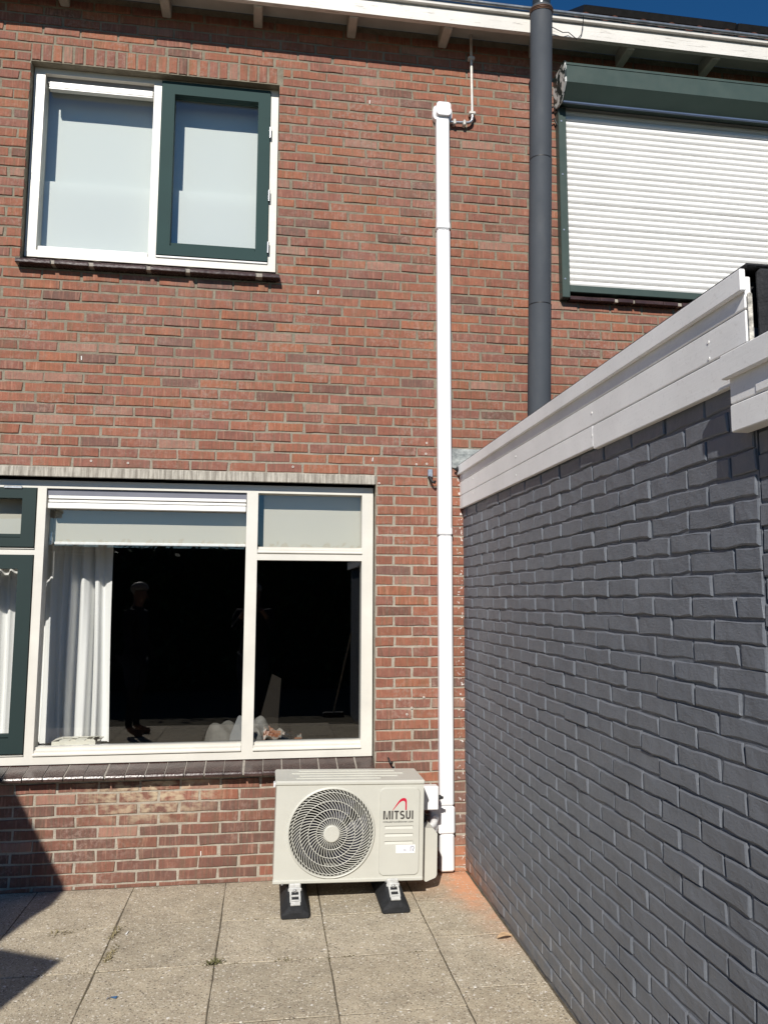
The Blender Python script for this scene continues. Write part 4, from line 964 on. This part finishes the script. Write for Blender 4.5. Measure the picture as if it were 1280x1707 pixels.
# ------------------------------------------------------------------ the garden behind the viewer, seen mirrored in the panes plus added canopies shading the left corner
SKIN = simple('skin', (.20, .12, .09), .7, .2); NAVY = simple('dark_cloth', (.018, .018, .024), .9, .1); HAIR = simple('grey_hair', (.20, .19, .175), .6, .3); JEANS = simple('dark_trousers', (.02, .025, .04), .9, .1)
def skin_mesh(name, verts, edges, mat, parent, sub=2):
    me = bpy.data.meshes.new(name); me.from_pydata([v[:3] for v in verts], edges, []); o = bpy.data.objects.new(name, me); C.objects.link(o)
    mo = o.modifiers.new('s', 'SKIN'); mo.use_smooth_shade = True
    for i, v in enumerate(verts): me.skin_vertices[0].data[i].radius = (v[3], v[4] if len(v) > 4 else v[3])
    me.skin_vertices[0].data[0].use_root = True
    o.modifiers.new('u', 'SUBSURF').levels = sub
    bpy.context.view_layer.update()
    m2 = bpy.data.meshes.new_from_object(o.evaluated_get(bpy.context.evaluated_depsgraph_get())); m2.name = name; m2.materials.append(mat); bpy.data.objects.remove(o)
    m2.polygons.foreach_set('use_smooth', [True] * len(m2.polygons))
    o = bpy.data.objects.new(name, m2); C.objects.link(o); o.parent = parent; ORIG[o.name] = (0, 0, 0); return o
def person(label, loc, rotz, arms):
    t = thing('person', label, 'person', loc); t.rotation_euler = (0, 0, rotz)
    # pelvis first; x is the person's left-right, front is +y
    V = [(0, 0, .95, .15, .11), (0, 0, 1.12, .14, .10), (0, -.01, 1.32, .17, .11), (0, 0, 1.44, .10, .08), (0, .015, 1.52, .055, .055), (0, .03, 1.60, .085, .095), (0, .03, 1.70, .07, .085)]
    Ed = [(0, 1), (1, 2), (2, 3), (3, 4), (4, 5), (5, 6)]
    for s in (-1, 1):
        b = len(V); V += [(s * .10, 0, .86, .095, .10), (s * .105, .02, .48, .062, .065), (s * .11, -.01, .09, .042, .045), (s * .115, .10, .035, .045, .03), (s * .12, .17, .03, .035, .022)]
        Ed += [(0, b), (b, b + 1), (b + 1, b + 2), (b + 2, b + 3), (b + 3, b + 4)]
        b = len(V); el, wr_, hd = arms
        V += [(s * .185, -.01, 1.41, .055), (s * el[0], el[1], el[2], .042), (s * wr_[0], wr_[1], wr_[2], .03), (s * hd[0], hd[1], hd[2], .04, .02)]
        Ed += [(2, b), (b, b + 1), (b + 1, b + 2), (b + 2, b + 3)]
        for f in range(4):
            e = len(V); V += [(s * hd[0] + (f - 1.5) * .018, hd[1] + .05, hd[2] - .02 * (f % 2), .010), (s * hd[0] + (f - 1.5) * .019, hd[1] + .075 + .006 * (f in (1, 2)), hd[2] - .04, .008)]; Ed += [(b + 3, e), (e, e + 1)]
        e = len(V); V += [(s * hd[0] - s * .04, hd[1] + .02, hd[2] + .015, .011), (s * hd[0] - s * .055, hd[1] + .05, hd[2] + .02, .009)]; Ed += [(b + 3, e), (e, e + 1)]
    bd = skin_mesh('body', V, Ed, SKIN, t, 1); bd.data.materials.append(NAVY)
    for p in bd.data.polygons:
        if .10 < p.center.z < 1.47 and not (p.center.y > .26): p.material_index = 1
    skin_mesh('shirt', [(0, 0, .86, .175, .135), (0, 0, 1.12, .165, .128), (0, -.01, 1.32, .19, .13), (0, 0, 1.42, .12, .10)] + [(s * .19, -.01, 1.40, .075) for s in (-1, 1)] + [(s * (arms[0][0] * .6 + .19 * .4), arms[0][1] * .6, 1.40 * .4 + arms[0][2] * .6, .062) for s in (-1, 1)], [(0, 1), (1, 2), (2, 3), (2, 4), (2, 5), (4, 6), (5, 7)], NAVY, t, 1)
    skin_mesh('shorts', [(0, 0, .95, .168, .128)] + [(s * .10, 0, .84, .112, .115) for s in (-1, 1)] + [(s * .105, .015, .52, .088, .090) for s in (-1, 1)], [(0, 1), (0, 2), (1, 3), (2, 4)], JEANS, t, 1)
    hb = bmesh.new(); bmesh.ops.create_icosphere(hb, subdivisions=3, radius=.1)
    for v in hb.verts:
        if v.co.z < -.01 and v.co.y > -.02: v.co *= .86
        v.co = Vector((v.co.x * .92, v.co.y * 1.08 + .02, v.co.z * .85 + 1.685)) + Vector((random.uniform(-.003, .003), random.uniform(-.003, .003), random.uniform(-.003, .004)))
    hm = MB().add([v.co[:] for v in hb.verts], [[q.index for q in f.verts] for f in hb.faces if f.calc_center_median().z > 1.665 or f.calc_center_median().y < 0]); hb.free()
    ho = bpy.data.objects.new('hair', hm.mesh('hair', HAIR, fix=False, smooth=True)); C.objects.link(ho); ho.parent = t
    fc = MB()
    for s in (-1, 1): fc.box(s * .033 - .012, s * .033 + .012, .112, .122, 1.612, 1.622, .003)
    fc.box(-.022, .022, .108, .118, 1.548, 1.556, .003)
    fo = bpy.data.objects.new('face_features', fc.mesh('face_features', simple('lips', (.2, .09, .08), .5, .3) if 'lips' not in bpy.data.materials else bpy.data.materials['lips'])); C.objects.link(fo); fo.parent = t
    nz = bpy.data.objects.new('nose', MB().add([(-.015, .118, 1.575), (.015, .118, 1.575), (0, .145, 1.578), (0, .115, 1.622)], [(0, 1, 2), (0, 2, 3), (1, 3, 2)]).mesh('nose', SKIN)); C.objects.link(nz); nz.parent = t
    return t
person('grey haired man in dark clothes mirrored in the big window', (-1.52, -4.72, 0), -1.35, ((.25, .0, 1.14), (.26, .09, .92), (.26, .11, .86)))
person('dark clothed person holding up a phone behind the camera', (-.16, -5.0, 0), 0, ((.24, .10, 1.20), (.12, .30, 1.40), (.07, .33, 1.46)))
bmn = thing('broom', 'broom leaning on the painted wall mirrored in the narrow window', 'broom', (.90, -5.75, 0))
MB().tube([(.90, -5.75, .06), (1.13, -5.70, 1.12)], .012, 8).build('handle', simple('pale_wood', (.5, .40, .28), .6, .3), bmn); MB().box(.76, 1.04, -5.80, -5.70, 0, .07, .01).build('head', BLACK, bmn)
hd = thing('hedge', 'tall dark garden hedge closing the far end of the garden', 'hedge', (0, -9.9, 0))
B(-9, 9, -10.5, -9.6, -.05, 2.48).build('hedge_core', simple('hedge_shade', (.015, .022, .010), .95, .1), hd)
rn = random.Random(11); lv = MB()
for i in range(5200):
    x = rn.uniform(-9, 9); z = rn.uniform(0, 2.6); y = -9.6 + rn.uniform(-.15, .18) + .1 * math.sin(x * 2.3); n_ = Vector((rn.uniform(-1, 1), rn.uniform(.2, 1), rn.uniform(-.6, 1))).normalized(); u = n_.orthogonal().normalized() * rn.uniform(.05, .1); q = n_.cross(u); p = Vector((x, y, z))
    lv.add([p - u, p + q * .5, p + u, p - q * .5], [(0, 1, 2, 3)])
lv.build('leaves', simple('hedge_leaf', (.035, .065, .02), .6, .3, 0, .4, 2), hd, fix=False, kind='stuff')
def shadow_canopy(label, cx, cy, zc, hr, pts, mat):  # unseen canopy, added and outlined to cast the lower left shadow
    t = thing('shadow_canopy', label, 'shadow_canopy', (cx, cy, 0)); n = len(pts)
    vs = [(cx, cy, zc + hr)] + [(*p, zc) for p in pts] + [(*p, zc - .02) for p in pts]
    MB().add(vs, [(0, i + 1, (i + 1) % n + 1) for i in range(n)] + [(i + 1, i + 1 + n, (i + 1) % n + 1 + n, (i + 1) % n + 1) for i in range(n)]).build('canopy', mat, t, fix=False)
    MB().tube([(cx, cy, 0.07), (cx, cy, zc + hr)], .022, 10).build('pole', STEEL, t); MB().tube([(cx, cy, 0.0), (cx, cy, .07)], .25, 24).build('base', CONC, t)
    for p in pts: MB().tube([(cx, cy, zc + hr - .03), (p[0], p[1], zc - .01)], .008, 5).build('rib', STEEL, t)
k_ = lambda gx, gy, z: (gx - .315 * z / .77, gy - z / .77)
CAN = cloth_mat('anthracite_canopy', (.05, .05, .055), .05)
Z1 = 2.45
P1 = [k_(gx, gy, Z1) for gx, gy in ((-1.135, .86), (-1.09, .43), (-1.045, .05), (-1.062, -.20), (-1.115, -.34), (-1.20, -.70), (-1.9, -.95), (-2.9, -.6), (-3.2, .3), (-2.7, 1.2), (-1.8, 1.35))]
shadow_canopy('unseen canopy left of the viewer outlined to cast the shadow at lower left', *(sum(p[i] for p in P1) / len(P1) for i in (0, 1)), Z1, .3, P1, CAN)
Z2 = 2.1
P2 = [k_(gx, gy, Z2) for gx, gy in ((-.853, -.853), (-.985, -1.26), (-1.30, -2.1), (-2.35, -1.8), (-2.0, -.30))]
P2 = [P2[0], P2[1], P2[2], P2[3], (P2[0][0] - 1.15, P2[0][1] + .58)]
shadow_canopy('second unseen canopy outlined to cast the pointed shadow on the paving', *(sum(p[i] for p in P2) / len(P2) for i in (0, 1)), Z2, .0, P2, CAN)
